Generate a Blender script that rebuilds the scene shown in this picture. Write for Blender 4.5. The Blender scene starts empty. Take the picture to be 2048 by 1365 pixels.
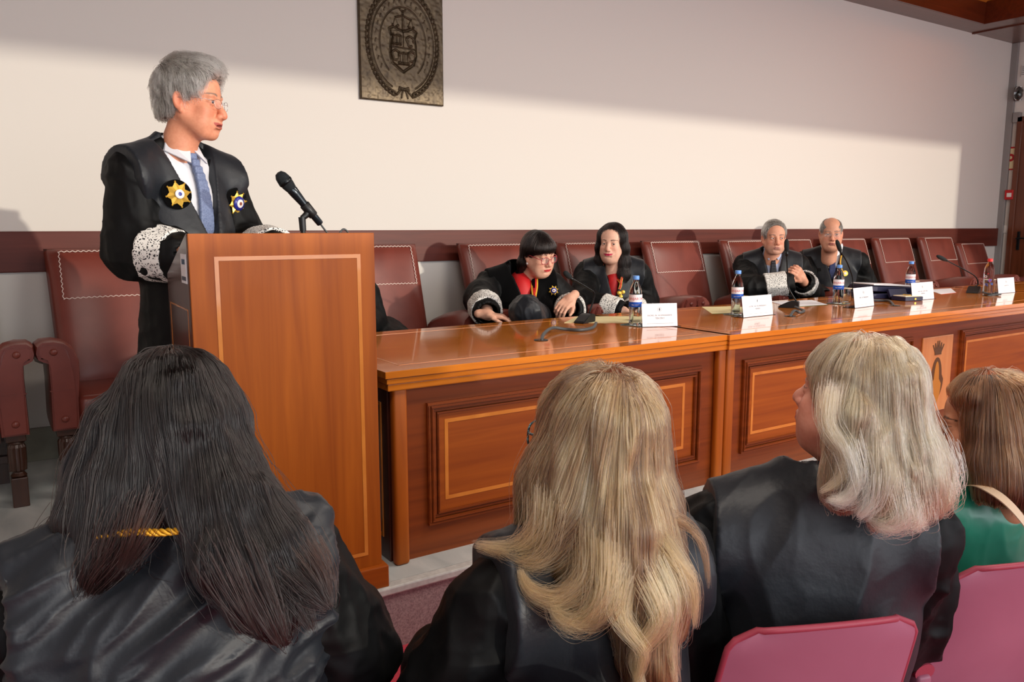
import bpy, bmesh, math, random
import numpy as np
from mathutils import Vector, Matrix, Euler
from mathutils.kdtree import KDTree
random.seed(7); RNG = np.random.default_rng(11)
SC = bpy.context.scene
COL = SC.collection
PI = math.pi

# ------------------------------------------------------------------ camera
F_PX = 1605.0; PITCH = math.atan(230/F_PX); YAW = math.radians(33.75); HC = 1.2
cam_d = bpy.data.cameras.new('camera'); cam = bpy.data.objects.new('camera', cam_d); COL.objects.link(cam)
cam_d.sensor_width = 36.0; cam_d.lens = F_PX/2048*36.0; cam_d.clip_start = 0.02
cam.location = (0, 0, HC); cam.rotation_euler = (PI/2-PITCH, 0, -YAW)
SC.camera = cam
SC.view_settings.view_transform = 'Standard'; SC.view_settings.look = 'None'
SC.view_settings.gamma = 1.0; SC.view_settings.use_curve_mapping = False
SC.view_settings.exposure = 0.22

# ------------------------------------------------------------------ world and lights
w = bpy.data.worlds.new('world'); SC.world = w; w.use_nodes = True
w.node_tree.nodes['Background'].inputs[0].default_value = (0.82, 0.90, 1.0, 1)
w.node_tree.nodes['Background'].inputs[1].default_value = 0.95
SC.cycles.max_bounces = 7; SC.cycles.diffuse_bounces = 3; SC.cycles.glossy_bounces = 3
SC.cycles.transmission_bounces = 6; SC.cycles.transparent_max_bounces = 6
SC.cycles.caustics_reflective = False; SC.cycles.caustics_refractive = False
SC.cycles.sample_clamp_indirect = 4.0
def light(name, kind, loc, aim=None, energy=1.0, color=(1,1,1), size=1.0, size_y=None, angle=None, spread=None):
    d = bpy.data.lights.new(name, kind); d.energy = energy; d.color = color
    if kind == 'AREA':
        d.shape = 'RECTANGLE'; d.size = size; d.size_y = size_y or size
        if spread: d.spread = spread
    if kind == 'SUN' and angle: d.angle = angle
    o = bpy.data.objects.new(name, d); COL.objects.link(o); o.location = loc
    if aim: o.rotation_euler = (Vector(aim)-Vector(loc)).to_track_quat('-Z', 'Y').to_euler()
    return o
SUN_DIR = Vector((-0.40, 1.0, -0.125))
light('sun', 'SUN', (4, -8, 4), (4+SUN_DIR.x, -8+SUN_DIR.y, 4+SUN_DIR.z), energy=1.5, color=(1.0, 0.91, 0.76), angle=math.radians(0.9))
# the hall's ceiling lamps over the audience and the daylight of the tall windows behind it
for i, (x, y, e) in enumerate([(0.4, 0.6, 34), (3.2, 1.2, 46), (6.3, 1.6, 52)]):
    light('ceiling_lamp_light', 'AREA', (x, y, 3.1), (x, y+0.25, 0), energy=e, color=(1.0, 0.89, 0.78), size=1.5, size_y=0.6)
light('window_daylight', 'AREA', (3.5, -2.6, 1.7), (3.5, 4, 1.2), energy=165, color=(0.95, 0.96, 1.0), size=9, size_y=2.4)
light('cove_lamp_light', 'AREA', (8.0, 3.6, 3.40), (8.1, 3.7, 3.9), energy=4, color=(1.0, 0.72, 0.35), size=0.8, size_y=0.3, spread=2.2)

# ------------------------------------------------------------------ helpers
SY, CY = math.sin(YAW), math.cos(YAW)
FW = Vector((SY*math.cos(PITCH), CY*math.cos(PITCH), -math.sin(PITCH)))
RT = Vector((CY, -SY, 0)); UP = Vector((SY*math.sin(PITCH), CY*math.sin(PITCH), math.cos(PITCH)))
def ray(x, y): return FW + RT*((x-1024)/F_PX) - UP*((y-682.5)/F_PX)
def at(x, y, Y):
    "photo pixel -> point of the vertical plane y = Y"
    d = ray(x, y); return Vector((0, 0, HC)) + d*(Y/d.y)
def atz(x, y, Z):
    "photo pixel -> point of the level plane z = Z"
    d = ray(x, y); return Vector((0, 0, HC)) + d*((Z-HC)/d.z)
def lin(c):
    return tuple(((v/255)/12.92 if v/255 <= 0.04045 else ((v/255+0.055)/1.055)**2.4) for v in c)
def L4(c): return (*lin(c), 1.0)

def tag(o, label=None, cat=None, group=None, kind=None):
    if label: o['label'] = label
    if cat: o['category'] = cat
    if group: o['group'] = group
    if kind: o['kind'] = kind
    return o
def empty(name, loc=(0,0,0), rz=0.0, label=None, cat=None, group=None):
    o = bpy.data.objects.new(name, None); COL.objects.link(o); o.location = loc; o.rotation_euler = (0, 0, rz)
    o.empty_display_size = 0.1
    return tag(o, label, cat, group)
def finish(o, m, parent):
    if m is not None: o.data.materials.append(m)
    COL.objects.link(o)
    if parent is not None: o.parent = parent
    return o
def obj(name, bm, m, parent=None, smooth=False, auto=None):
    me = bpy.data.meshes.new(name)
    bmesh.ops.recalc_face_normals(bm, faces=bm.faces[:])
    bm.to_mesh(me); bm.free()
    if smooth:
        me.polygons.foreach_set('use_smooth', [True]*len(me.polygons))
        if auto is not None: me.set_sharp_from_angle(angle=math.radians(auto))
    return finish(bpy.data.objects.new(name, me), m, parent)
def struct(name, bm, m, parent=None, **k):
    return tag(obj(name, bm, m, parent, **k), kind='structure')
def copy_tree(o, parent=None):
    c = o.copy(); COL.objects.link(c)
    if parent is not None:
        c.parent = parent; c.matrix_parent_inverse = o.matrix_parent_inverse.copy()
    for ch in o.children: copy_tree(ch, c)
    return c
BM = bmesh.new
def bx(bm, c, s, bevel=0.0, rot=None, seg=2):
    m = Matrix.Translation(c)
    if rot is not None: m = m @ (rot if isinstance(rot, Matrix) and len(rot) == 4 else Euler(rot).to_matrix().to_4x4())
    r = bmesh.ops.create_cube(bm, size=1.0, matrix=m @ Matrix.Diagonal((s[0], s[1], s[2], 1)))
    if bevel > 0:
        es = list({e for v in r['verts'] for e in v.link_edges})
        bmesh.ops.bevel(bm, geom=es, offset=bevel, segments=seg, profile=0.5, affect='EDGES', clamp_overlap=True)
    return bm
def bb(bm, lo, hi, bevel=0.0, seg=2):
    return bx(bm, [(a+b)/2 for a, b in zip(lo, hi)], [abs(b-a) for a, b in zip(lo, hi)], bevel, seg=seg)
def tube(bm, pts, r, seg=10, cap=True, flat=1.0):
    pts = [Vector(p) for p in pts]; n = len(pts)
    rs = r if isinstance(r, (list, tuple)) else [r]*n
    prev = None; rings = []
    for i, p in enumerate(pts):
        t = (pts[min(i+1, n-1)]-pts[max(i-1, 0)]).normalized()
        if prev is None:
            a = Vector((0,0,1)) if abs(t.z) < 0.9 else Vector((1,0,0)); u = t.cross(a).normalized()
        else: u = (prev - t*prev.dot(t)).normalized()
        prev = u; v = t.cross(u)
        rings.append([bm.verts.new(p + u*rs[i]*math.cos(2*PI*k/seg) + v*rs[i]*flat*math.sin(2*PI*k/seg)) for k in range(seg)])
    for a, b in zip(rings, rings[1:]):
        for k in range(seg): bm.faces.new((a[k], a[(k+1)%seg], b[(k+1)%seg], b[k]))
    if cap: bm.faces.new(rings[0][::-1]); bm.faces.new(rings[-1])
    return bm
def spline(pts, n=8):
    pts = [Vector(p) for p in pts]; out = []
    for i in range(len(pts)-1):
        p0 = pts[max(i-1,0)]; p1 = pts[i]; p2 = pts[i+1]; p3 = pts[min(i+2, len(pts)-1)]
        for k in range(n):
            t = k/n
            out.append(0.5*((2*p1)+(p2-p0)*t+(2*p0-5*p1+4*p2-p3)*t*t+(3*p1-p0-3*p2+p3)*t**3))
    out.append(pts[-1]); return out
def lathe(bm, prof, c=(0,0,0), seg=24, M=None):
    c = Vector(c); M = M or Matrix.Identity(3); rings = []
    for r, z in prof:
        if r < 1e-6: rings.append([bm.verts.new(c + M @ Vector((0,0,z)))])
        else: rings.append([bm.verts.new(c + M @ Vector((r*math.cos(2*PI*k/seg), r*math.sin(2*PI*k/seg), z))) for k in range(seg)])
    for a, b in zip(rings, rings[1:]):
        for k in range(seg):
            k2 = (k+1) % seg
            if len(a) == 1 and len(b) == 1: continue
            if len(a) == 1: bm.faces.new((a[0], b[k2], b[k]))
            elif len(b) == 1: bm.faces.new((a[k], a[k2], b[0]))
            else: bm.faces.new((a[k], a[k2], b[k2], b[k]))
    return bm
def prism(bm, poly, d0, d1, M=None):
    "poly in the local xz plane, extruded along local y from d0 to d1"
    M = M or Matrix.Identity(4)
    a = [bm.verts.new(M @ Vector((x, d0, z))) for x, z in poly]; b = [bm.verts.new(M @ Vector((x, d1, z))) for x, z in poly]
    bm.faces.new(a); bm.faces.new(b[::-1])
    for i in range(len(poly)):
        j = (i+1) % len(poly); bm.faces.new((a[j], a[i], b[i], b[j]))
    return bm
def frame_strip(bm, x0, x1, z0, z1, w, y0, y1):
    "rectangular frame in the xz plane: outer size x0..x1, z0..z1, strip width w, depth y0..y1"
    bb(bm, (x0, y0, z0), (x1, y1, z0+w)); bb(bm, (x0, y0, z1-w), (x1, y1, z1))
    bb(bm, (x0, y0, z0+w), (x0+w, y1, z1-w)); bb(bm, (x1-w, y0, z0+w), (x1, y1, z1-w))
    return bm
def text_bm(s, size, M, depth=0.0004, bm=None, align='CENTER'):
    cu = bpy.data.curves.new('lettering', 'FONT'); cu.body = s; cu.size = size; cu.align_x = align; cu.extrude = depth; cu.resolution_u = 2
    o = bpy.data.objects.new('lettering', cu); COL.objects.link(o)
    me = bpy.data.meshes.new_from_object(o.evaluated_get(bpy.context.evaluated_depsgraph_get()))
    me.transform(M); bm = bm or BM(); bm.from_mesh(me)
    bpy.data.objects.remove(o); bpy.data.curves.remove(cu); bpy.data.meshes.remove(me)
    return bm

# ------------------------------------------------------------------ materials
MATS = {}
def mat(name, col=(200,200,200), rough=0.5, metal=0.0, spec=0.5, trans=0.0, ior=1.45, coat=0.0, coat_rough=0.05, sheen=0.0, attr=None,
        emit=None, estr=1.0, noise=None, bump=None, alpha=None, aniso=None):
    """noise = (scale xyz, colour B, low, high, detail); bump = (scale xyz, strength, distance, detail)"""
    m = bpy.data.materials.new(name); m.use_nodes = True; nt = m.node_tree; N = nt.nodes; b = N['Principled BSDF']
    b.inputs['Base Color'].default_value = L4(col); b.inputs['Roughness'].default_value = rough; b.inputs['Metallic'].default_value = metal
    b.inputs['Specular IOR Level'].default_value = spec; b.inputs['Transmission Weight'].default_value = trans; b.inputs['IOR'].default_value = ior
    b.inputs['Coat Weight'].default_value = coat; b.inputs['Coat Roughness'].default_value = coat_rough; b.inputs['Sheen Weight'].default_value = sheen
    if aniso: b.inputs['Anisotropic'].default_value = aniso
    if emit: b.inputs['Emission Color'].default_value = L4(emit); b.inputs['Emission Strength'].default_value = estr
    if alpha is not None: b.inputs['Alpha'].default_value = alpha
    def coords(sc):
        tc = N.new('ShaderNodeTexCoord'); mp = N.new('ShaderNodeMapping'); mp.inputs['Scale'].default_value = sc
        nt.links.new(tc.outputs['Object'], mp.inputs['Vector']); return mp.outputs['Vector']
    cur = None
    if attr:
        a = N.new('ShaderNodeVertexColor'); a.layer_name = attr; cur = a.outputs['Color']
        nt.links.new(cur, b.inputs['Base Color'])
    if noise:
        sc, colb, lo, hi, det = noise
        t = N.new('ShaderNodeTexNoise'); t.inputs['Scale'].default_value = 1.0; t.inputs['Detail'].default_value = det; t.inputs['Distortion'].default_value = 0.6
        nt.links.new(coords(sc), t.inputs['Vector'])
        r = N.new('ShaderNodeValToRGB'); r.color_ramp.elements[0].position = lo; r.color_ramp.elements[1].position = hi
        if cur is None:
            r.color_ramp.elements[0].color = L4(col); r.color_ramp.elements[1].color = L4(colb)
            nt.links.new(t.outputs['Fac'], r.inputs['Fac']); nt.links.new(r.outputs['Color'], b.inputs['Base Color'])
        else:
            nt.links.new(t.outputs['Fac'], r.inputs['Fac'])
            x = N.new('ShaderNodeMix'); x.data_type = 'RGBA'; x.blend_type = 'MULTIPLY'; x.inputs[0].default_value = 1.0
            r.color_ramp.elements[0].color = L4(colb); r.color_ramp.elements[1].color = (1,1,1,1)
            nt.links.new(cur, x.inputs[6]); nt.links.new(r.outputs['Color'], x.inputs[7]); nt.links.new(x.outputs[2], b.inputs['Base Color'])
    if bump:
        sc, st, dist, det = bump
        t = N.new('ShaderNodeTexNoise'); t.inputs['Scale'].default_value = 1.0; t.inputs['Detail'].default_value = det
        nt.links.new(coords(sc), t.inputs['Vector'])
        bp = N.new('ShaderNodeBump'); bp.inputs['Strength'].default_value = st; bp.inputs['Distance'].default_value = dist
        nt.links.new(t.outputs['Fac'], bp.inputs['Height']); nt.links.new(bp.outputs['Normal'], b.inputs['Normal'])
    MATS[name] = m; return m
def wood(name, c1, c2, grain='z', rough=0.28, coat=0.5, scale=1.0, cr=0.12):
    "fine straight grain with broad figure"
    s = {'x': (1.4, 26, 26), 'z': (26, 26, 1.4), 'y': (26, 1.4, 26)}[grain]
    m = mat(name, c1, rough=rough, spec=0.35, coat=coat, coat_rough=cr, noise=([v*scale for v in s], c2, 0.3, 0.72, 6), bump=([v*3 for v in s], 0.06, 0.002, 2))
    return m
M_WALL = mat('wall_plaster', (222, 217, 210), rough=0.75, spec=0.3, bump=((60,60,60), 0.08, 0.002, 3))
M_RAIL = wood('mahogany_rail', (84, 32, 22), (104, 44, 32), 'x', rough=0.45, coat=0.0)
M_WOOD = wood('veneer_upright', (150, 72, 10), (182, 96, 20), 'z', coat=0.05, rough=0.5)
M_WOODX = wood('veneer_level', (140, 64, 10), (170, 86, 18), 'x', coat=0.05, rough=0.5)
M_TOP = mat('tabletop_veneer', (188, 104, 28), rough=0.10, spec=0.5, coat=0.35, coat_rough=0.04, noise=((2, 22, 22), (212, 128, 42), 0.3, 0.72, 6))
M_WDARK = wood('veneer_dark', (112, 50, 16), (142, 68, 22), 'x', coat=0.1, rough=0.42)
M_WDARKZ = wood('veneer_dark_upright', (96, 38, 20), (124, 54, 28), 'z')
M_SIDE = wood('veneer_side', (58, 26, 18), (76, 36, 24), 'z', rough=0.3)
M_INLAY = mat('inlay_maple', (222, 140, 60), rough=0.25, coat=0.6, noise=((8,8,8), (204, 122, 48), 0.3, 0.7, 4))
M_INLAYD = mat('inlay_ink', (92, 62, 26), rough=0.35, coat=0.4)
M_INLAYP = mat('inlay_pale', (196, 128, 44), rough=0.3, coat=0.4)
M_MAPLE = mat('maple_panel', (205, 130, 72), rough=0.3, coat=0.5, noise=((30,30,1.5), (216, 146, 86), 0.3, 0.7, 5))
M_LEATH = mat('oxblood_leather', (124, 58, 47), rough=0.36, spec=0.5, coat=0.12, coat_rough=0.25, noise=((5,5,5), (106, 47, 38), 0.3, 0.75, 3), bump=((160,160,160), 0.12, 0.0015, 2))
M_STITCH = mat('white_stitch', (225, 205, 195), rough=0.7)
M_LEG = mat('walnut_leg', (52, 30, 22), rough=0.3, coat=0.4, noise=((20,20,3), (74, 44, 30), 0.3, 0.7, 4))
M_STONE = mat('grey_stone_floor', (172, 180, 180), rough=0.35, noise=((9,3,9), (206, 210, 208), 0.3, 0.7, 9), bump=((30,12,30), 0.12, 0.003, 6))
M_EDGE = mat('stone_nosing', (205, 206, 202), rough=0.5, noise=((40,40,40), (180, 180, 178), 0.3, 0.7, 4))
M_RISER = mat('speckled_granite', (132, 112, 116), rough=0.5, noise=((160,160,160), (172, 152, 152), 0.35, 0.65, 8))
M_BASE = mat('stone_skirting', (128, 126, 114), rough=0.35, noise=((6,6,9), (150, 148, 132), 0.3, 0.7, 7))
M_CARPET = mat('red_carpet', (196, 30, 62), rough=0.95, spec=0.1, sheen=0.4, noise=((220,220,220), (166, 20, 48), 0.3, 0.7, 5), bump=((300,300,300), 0.5, 0.004, 2))
M_CEIL = wood('ceiling_wood', (96, 66, 54), (112, 78, 64), 'x', rough=0.3, coat=0.3)
M_CEILD = wood('ceiling_wood_dark', (78, 32, 16), (98, 42, 20), 'x', rough=0.3, coat=0.4)
M_GOLDW = wood('ceiling_moulding', (176, 104, 34), (204, 132, 54), 'x', rough=0.25, coat=0.6)
M_BLACKP = mat('black_plastic', (20, 21, 22), rough=0.4, spec=0.5)
M_BLACKM = mat('black_metal', (24, 28, 30), rough=0.25, metal=0.5)
M_FOAM = mat('black_foam', (24, 30, 32), rough=0.95, bump=((400,400,400), 0.6, 0.002, 2))
M_STEEL = mat('chrome', (200, 200, 205), rough=0.18, metal=1.0)
M_CABLE = mat('grey_cable', (66, 70, 72), rough=0.45)
M_PLAQUE = mat('bronze_relief', (94, 80, 60), rough=0.42, metal=0.55, noise=((26,26,26), (70, 58, 44), 0.3, 0.7, 8), bump=((90,90,90), 0.25, 0.002, 4))
M_GREYT = mat('grey_trim', (140, 136, 134), rough=0.5)
M_WHITEP = mat('white_plastic', (225, 222, 216), rough=0.4)
M_REDP = mat('red_plastic', (186, 24, 28), rough=0.35)
M_SIGNC = mat('sign_cream', (236, 222, 178), rough=0.5)
M_PAPER = mat('white_paper', (240, 240, 246), rough=0.7)
M_PAPERY = mat('cream_paper', (238, 224, 170), rough=0.7)
M_PAPERG = mat('green_edge_paper', (52, 120, 70), rough=0.7)
M_PAPERR = mat('red_edge_paper', (206, 66, 54), rough=0.7)
M_INK = mat('print_ink', (96, 98, 106), rough=0.7)
M_NAVY = mat('navy_case', (24, 26, 60), rough=0.5)
M_CREAMSAT = mat('cream_satin', (236, 218, 186), rough=0.4)
M_GOLD = mat('gold', (240, 196, 84), rough=0.3, metal=0.55)
M_GLASS = mat('clear_glass', (250, 252, 252), rough=0.02, trans=1.0, ior=1.45)
M_WATER = mat('water_bottle_plastic', (240, 248, 252), rough=0.02, trans=1.0, ior=1.14, spec=0.9)
M_COASTER = mat('coaster_glass', (190, 222, 214), rough=0.05, trans=0.8, ior=1.4)
M_CAPB = mat('blue_cap', (98, 152, 226), rough=0.4)
M_CAPR = mat('red_cap', (216, 40, 38), rough=0.4)
M_LABELW = mat('label_white', (244, 238, 242), rough=0.4)
M_LABELR = mat('label_red', (206, 50, 56), rough=0.4)
M_LABELB = mat('label_blue', (22, 84, 186), rough=0.4)
M_PINK = mat('rose_plastic', (168, 106, 126), rough=0.42, spec=0.45, noise=((3,3,3), (158, 96, 116), 0.3, 0.7, 3), bump=((120,120,120), 0.05, 0.001, 3))
M_PINKR = mat('red_arm_pad', (158, 62, 78), rough=0.5)
M_SATIN = mat('black_satin', (25, 29, 35), rough=0.47, spec=0.45, sheen=0.05, bump=((22,22,22), 0.30, 0.008, 4))
M_ROBE = mat('black_robe', (6, 7, 8), rough=0.6, spec=0.25, sheen=0.0, bump=((12,12,12), 0.3, 0.01, 3))
M_VELVET = mat('black_velvet', (3, 3, 4), rough=0.9, spec=0.1, sheen=0.05)
M_LACE = mat('white_lace', (238, 236, 230), rough=0.8)
def lace(m, sc=85.0):
    "openwork: rings and a net of threads over dark gaps"
    nt = m.node_tree; N = nt.nodes; b = N['Principled BSDF']; tc = N.new('ShaderNodeTexCoord')
    def vor(s_, feat):
        v = N.new('ShaderNodeTexVoronoi'); v.feature = feat; v.inputs['Scale'].default_value = s_; nt.links.new(tc.outputs['Object'], v.inputs['Vector']); return v.outputs['Distance']
    def mt(op, a, bv=None):
        q = N.new('ShaderNodeMath'); q.operation = op; nt.links.new(a, q.inputs[0])
        if bv is not None:
            if isinstance(bv, float): q.inputs[1].default_value = bv
            else: nt.links.new(bv, q.inputs[1])
        return q.outputs[0]
    e = mt('LESS_THAN', vor(sc, 'DISTANCE_TO_EDGE'), 0.13)
    f = mt('GREATER_THAN', mt('SINE', mt('MULTIPLY', vor(sc*.35, 'F1'), 34.0)), 0.05)
    k = mt('MAXIMUM', e, f); x = N.new('ShaderNodeMix'); x.data_type = 'RGBA'; nt.links.new(k, x.inputs[0]); x.inputs[6].default_value = L4((58,58,60)); x.inputs[7].default_value = L4((240,238,232))
    nt.links.new(x.outputs[2], b.inputs['Base Color']); bp = N.new('ShaderNodeBump'); bp.inputs['Strength'].default_value = .6; bp.inputs['Distance'].default_value = .002
    nt.links.new(k, bp.inputs['Height']); nt.links.new(bp.outputs['Normal'], b.inputs['Normal'])
lace(M_LACE)
M_SHIRT = mat('white_shirt', (226, 226, 232), rough=0.7)
M_SHIRTB = mat('pale_blue_shirt', (176, 188, 216), rough=0.7)
M_TIE = mat('blue_tie', (98, 112, 146), rough=0.5, noise=((260,260,260), (120, 134, 168), 0.4, 0.6, 1))
M_TIED = mat('dark_tie', (26, 28, 36), rough=0.5)
M_TIEN = mat('navy_tie', (30, 44, 92), rough=0.5)
M_RED = mat('red_ribbon', (200, 30, 34), rough=0.5)
M_YEL = mat('yellow_ribbon', (228, 178, 60), rough=0.5)
M_ENAMW = mat('white_enamel', (232, 228, 226), rough=0.3)
M_ENAMB = mat('blue_enamel', (38, 44, 140), rough=0.3)
M_ENAMR = mat('brown_enamel', (134, 70, 52), rough=0.4)
M_GREEN = mat('green_satin', (14, 122, 96), rough=0.3, spec=0.7, sheen=0.3, bump=((7,7,7), 0.35, 0.01, 2))
M_STRAP = mat('beige_strap', (206, 180, 150), rough=0.55)
M_EYE = mat('eyeball', attr='Col', rough=0.12, coat=0.6)
M_SKIN = mat('skin', attr='Col', rough=0.48, spec=0.4, noise=((90,90,90), (247, 239, 236), 0.3, 0.6, 3), bump=((260,260,260), 0.08, 0.0008, 3))
MATS['skin'].node_tree.nodes['Principled BSDF'].inputs['Subsurface Weight'].default_value = 0.0
# ------------------------------------------------------------------ sculpting: a distance field on a grid, meshed with surface nets
def hash3(ix, iy, iz):
    n = (ix*374761393 + iy*668265263 + iz*2147483647 + 974711) & 0xffffffff
    n = ((n ^ (n >> 13))*1274126177) & 0xffffffff
    return ((n ^ (n >> 16)) & 0xffff)/65535.0
def vnoise(P):
    P = np.asarray(P, dtype=np.float64); I = np.floor(P).astype(np.int64); f = P-I; f = f*f*(3-2*f); out = 0
    for a in (0,1):
        for b in (0,1):
            for c in (0,1):
                w_ = (f[:,0] if a else 1-f[:,0])*(f[:,1] if b else 1-f[:,1])*(f[:,2] if c else 1-f[:,2])
                out = out + w_*hash3(I[:,0]+a, I[:,1]+b, I[:,2]+c)
    return out*2-1
class Sdf:
    def __init__(s, lo, hi, h):
        s.lo = np.array(lo, float); s.h = h; s.n = np.maximum(np.ceil((np.array(hi)-s.lo)/h).astype(int)+1, 4)
        s.ax = [(s.lo[i]+h*np.arange(s.n[i])).astype(np.float32) for i in range(3)]
        s.f = np.full(s.n, 0.5, np.float32)
    def region(s, lo, hi, pad):
        a = np.clip(np.floor((np.array(lo)-pad-s.lo)/s.h).astype(int), 0, s.n); b = np.clip(np.ceil((np.array(hi)+pad-s.lo)/s.h).astype(int)+1, 0, s.n)
        sl = tuple(slice(int(a[i]), int(b[i])) for i in range(3))
        return sl, s.ax[0][sl[0]][:,None,None], s.ax[1][sl[1]][None,:,None], s.ax[2][sl[2]][None,None,:]
    def comb(s, sl, d, k, sub=False):
        a = s.f[sl]
        if a.size == 0: return
        if sub: a = -a
        k = max(k, 1e-5)
        t = np.clip(0.5+0.5*(d-a)/k, 0, 1)
        r = d*(1-t)+a*t-k*t*(1-t)
        s.f[sl] = -r if sub else r
    def ell(s, c, r, R=None, k=0.01, sub=False):
        c = np.array(c, float); r = np.array(r, float) if np.ndim(r) else np.array([r]*3, float); m = r.max()
        sl, X, Y, Z = s.region(c-m, c+m, k+0.035)
        X = X-c[0]; Y = Y-c[1]; Z = Z-c[2]
        if R is not None:
            R = np.array(R)
            X, Y, Z = (X*R[0,0]+Y*R[1,0]+Z*R[2,0], X*R[0,1]+Y*R[1,1]+Z*R[2,1], X*R[0,2]+Y*R[1,2]+Z*R[2,2])
        k0 = np.sqrt((X/r[0])**2+(Y/r[1])**2+(Z/r[2])**2)+1e-6; k1 = np.sqrt((X/r[0]**2)**2+(Y/r[1]**2)**2+(Z/r[2]**2)**2)+1e-6
        s.comb(sl, k0*(k0-1)/k1, k, sub); return s
    def cap(s, a, b, r1, r2=None, k=0.01, sub=False):
        a = np.array(a, float); b = np.array(b, float); r2 = r1 if r2 is None else r2; m = max(r1, r2)
        sl, X, Y, Z = s.region(np.minimum(a, b)-m, np.maximum(a, b)+m, k+0.035)
        ab = b-a; L = max(float(ab@ab), 1e-9)
        X = X-a[0]; Y = Y-a[1]; Z = Z-a[2]
        t = np.clip((X*ab[0]+Y*ab[1]+Z*ab[2])/L, 0, 1)
        s.comb(sl, np.sqrt((X-t*ab[0])**2+(Y-t*ab[1])**2+(Z-t*ab[2])**2)-(r1+t*(r2-r1)), k, sub); return s
    def chain(s, pts, rs, k=0.01, sub=False):
        for i in range(len(pts)-1): s.cap(pts[i], pts[i+1], rs[i], rs[i+1], k, sub)
        return s
    def box(s, c, hs, R=None, rad=0.005, k=0.008, sub=False):
        c = np.array(c, float); hs = np.array(hs, float); m = float(np.linalg.norm(hs))
        sl, X, Y, Z = s.region(c-m, c+m, k+0.03)
        X = X-c[0]; Y = Y-c[1]; Z = Z-c[2]
        if R is not None:
            R = np.array(R)
            X, Y, Z = (X*R[0,0]+Y*R[1,0]+Z*R[2,0], X*R[0,1]+Y*R[1,1]+Z*R[2,1], X*R[0,2]+Y*R[1,2]+Z*R[2,2])
        qx = np.abs(X)-hs[0]+rad; qy = np.abs(Y)-hs[1]+rad; qz = np.abs(Z)-hs[2]+rad
        d = np.sqrt(np.maximum(qx,0)**2+np.maximum(qy,0)**2+np.maximum(qz,0)**2)+np.minimum(np.maximum(qx, np.maximum(qy, qz)), 0)-rad
        s.comb(sl, d, k, sub); return s
    def plane(s, p, n, k=0.004):
        "keep only the side the normal points away from"
        n = np.array(n, float); n /= np.linalg.norm(n); p = np.array(p, float)
        d = (s.ax[0][:,None,None]-p[0])*n[0]+(s.ax[1][None,:,None]-p[1])*n[1]+(s.ax[2][None,None,:]-p[2])*n[2]
        t = np.clip(0.5-0.5*(d-s.f)/k, 0, 1); s.f = d*(1-t)+s.f*t+k*t*(1-t); return s
    def copy(s):
        c = Sdf.__new__(Sdf); c.lo = s.lo; c.h = s.h; c.n = s.n; c.ax = s.ax; c.f = s.f.copy(); return c
    def mesh(s):
        f = s.f; f[0] = f[-1] = 0.1; f[:,0] = f[:,-1] = 0.1; f[:,:,0] = f[:,:,-1] = 0.1
        ins = f < 0; nx, ny, nz = s.n
        c8 = [(i,j,k) for i in (0,1) for j in (0,1) for k in (0,1)]
        cnt = np.zeros((nx-1, ny-1, nz-1), np.int8)
        for i,j,k in c8: cnt += ins[i:nx-1+i, j:ny-1+j, k:nz-1+k]
        act = (cnt > 0) & (cnt < 8); idx = np.argwhere(act)
        if len(idx) == 0: return np.zeros((0,3)), np.zeros((0,4), int)
        ID = np.full(act.shape, -1, np.int64); ID[act] = np.arange(len(idx))
        V = {c: f[idx[:,0]+c[0], idx[:,1]+c[1], idx[:,2]+c[2]] for c in c8}
        acc = np.zeros((len(idx), 3)); num = np.zeros(len(idx))
        for a in c8:
            for d in range(3):
                if a[d] == 1: continue
                b = list(a); b[d] = 1; b = tuple(b)
                m = (V[a] < 0) != (V[b] < 0)
                t = np.where(m, V[a]/np.where(m, V[a]-V[b], 1), 0)
                p = np.zeros((len(idx), 3)); p[:] = a; p[:,d] += t
                acc += p*m[:,None]; num += m
        P = (idx+acc/num[:,None])*s.h+s.lo
        Q = []
        for d in range(3):
            e1, e2 = [(1,2),(2,0),(0,1)][d]
            A = ins; sl0 = [slice(1, n-1) for n in s.n]; sl0[d] = slice(0, s.n[d]-1); sl1 = list(sl0); sl1[d] = slice(1, s.n[d])
            a = A[tuple(sl0)]; b = A[tuple(sl1)]
            for flip, m in ((False, a & ~b), (True, ~a & b)):
                g = np.argwhere(m)
                if len(g) == 0: continue
                for q in range(3):
                    if q != d: g[:,q] += 1
                def cell(o1, o2):
                    h_ = g.copy(); h_[:,e1] -= o1; h_[:,e2] -= o2; return ID[h_[:,0], h_[:,1], h_[:,2]]
                q4 = np.stack([cell(1,1), cell(0,1), cell(0,0), cell(1,0)], 1)
                Q.append(q4[:, ::-1] if flip else q4)
        Q = np.concatenate(Q); Q = Q[(Q >= 0).all(1)]
        return P, Q
def vnormals(P, Q):
    n = np.cross(P[Q[:,2]]-P[Q[:,0]], P[Q[:,3]]-P[Q[:,1]]); N = np.zeros_like(P)
    for i in range(4): np.add.at(N, Q[:,i], n)
    return N/(np.linalg.norm(N, axis=1, keepdims=True)+1e-12)
def relax(P, Q, it=1, w_=0.5):
    E = np.concatenate([Q[:,[0,1]], Q[:,[1,2]], Q[:,[2,3]], Q[:,[3,0]]])
    for _ in range(it):
        S = np.zeros_like(P); C = np.zeros(len(P))
        np.add.at(S, E[:,0], P[E[:,1]]); np.add.at(C, E[:,0], 1)
        P = P*(1-w_)+w_*S/np.maximum(C,1)[:,None]
    return P
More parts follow.
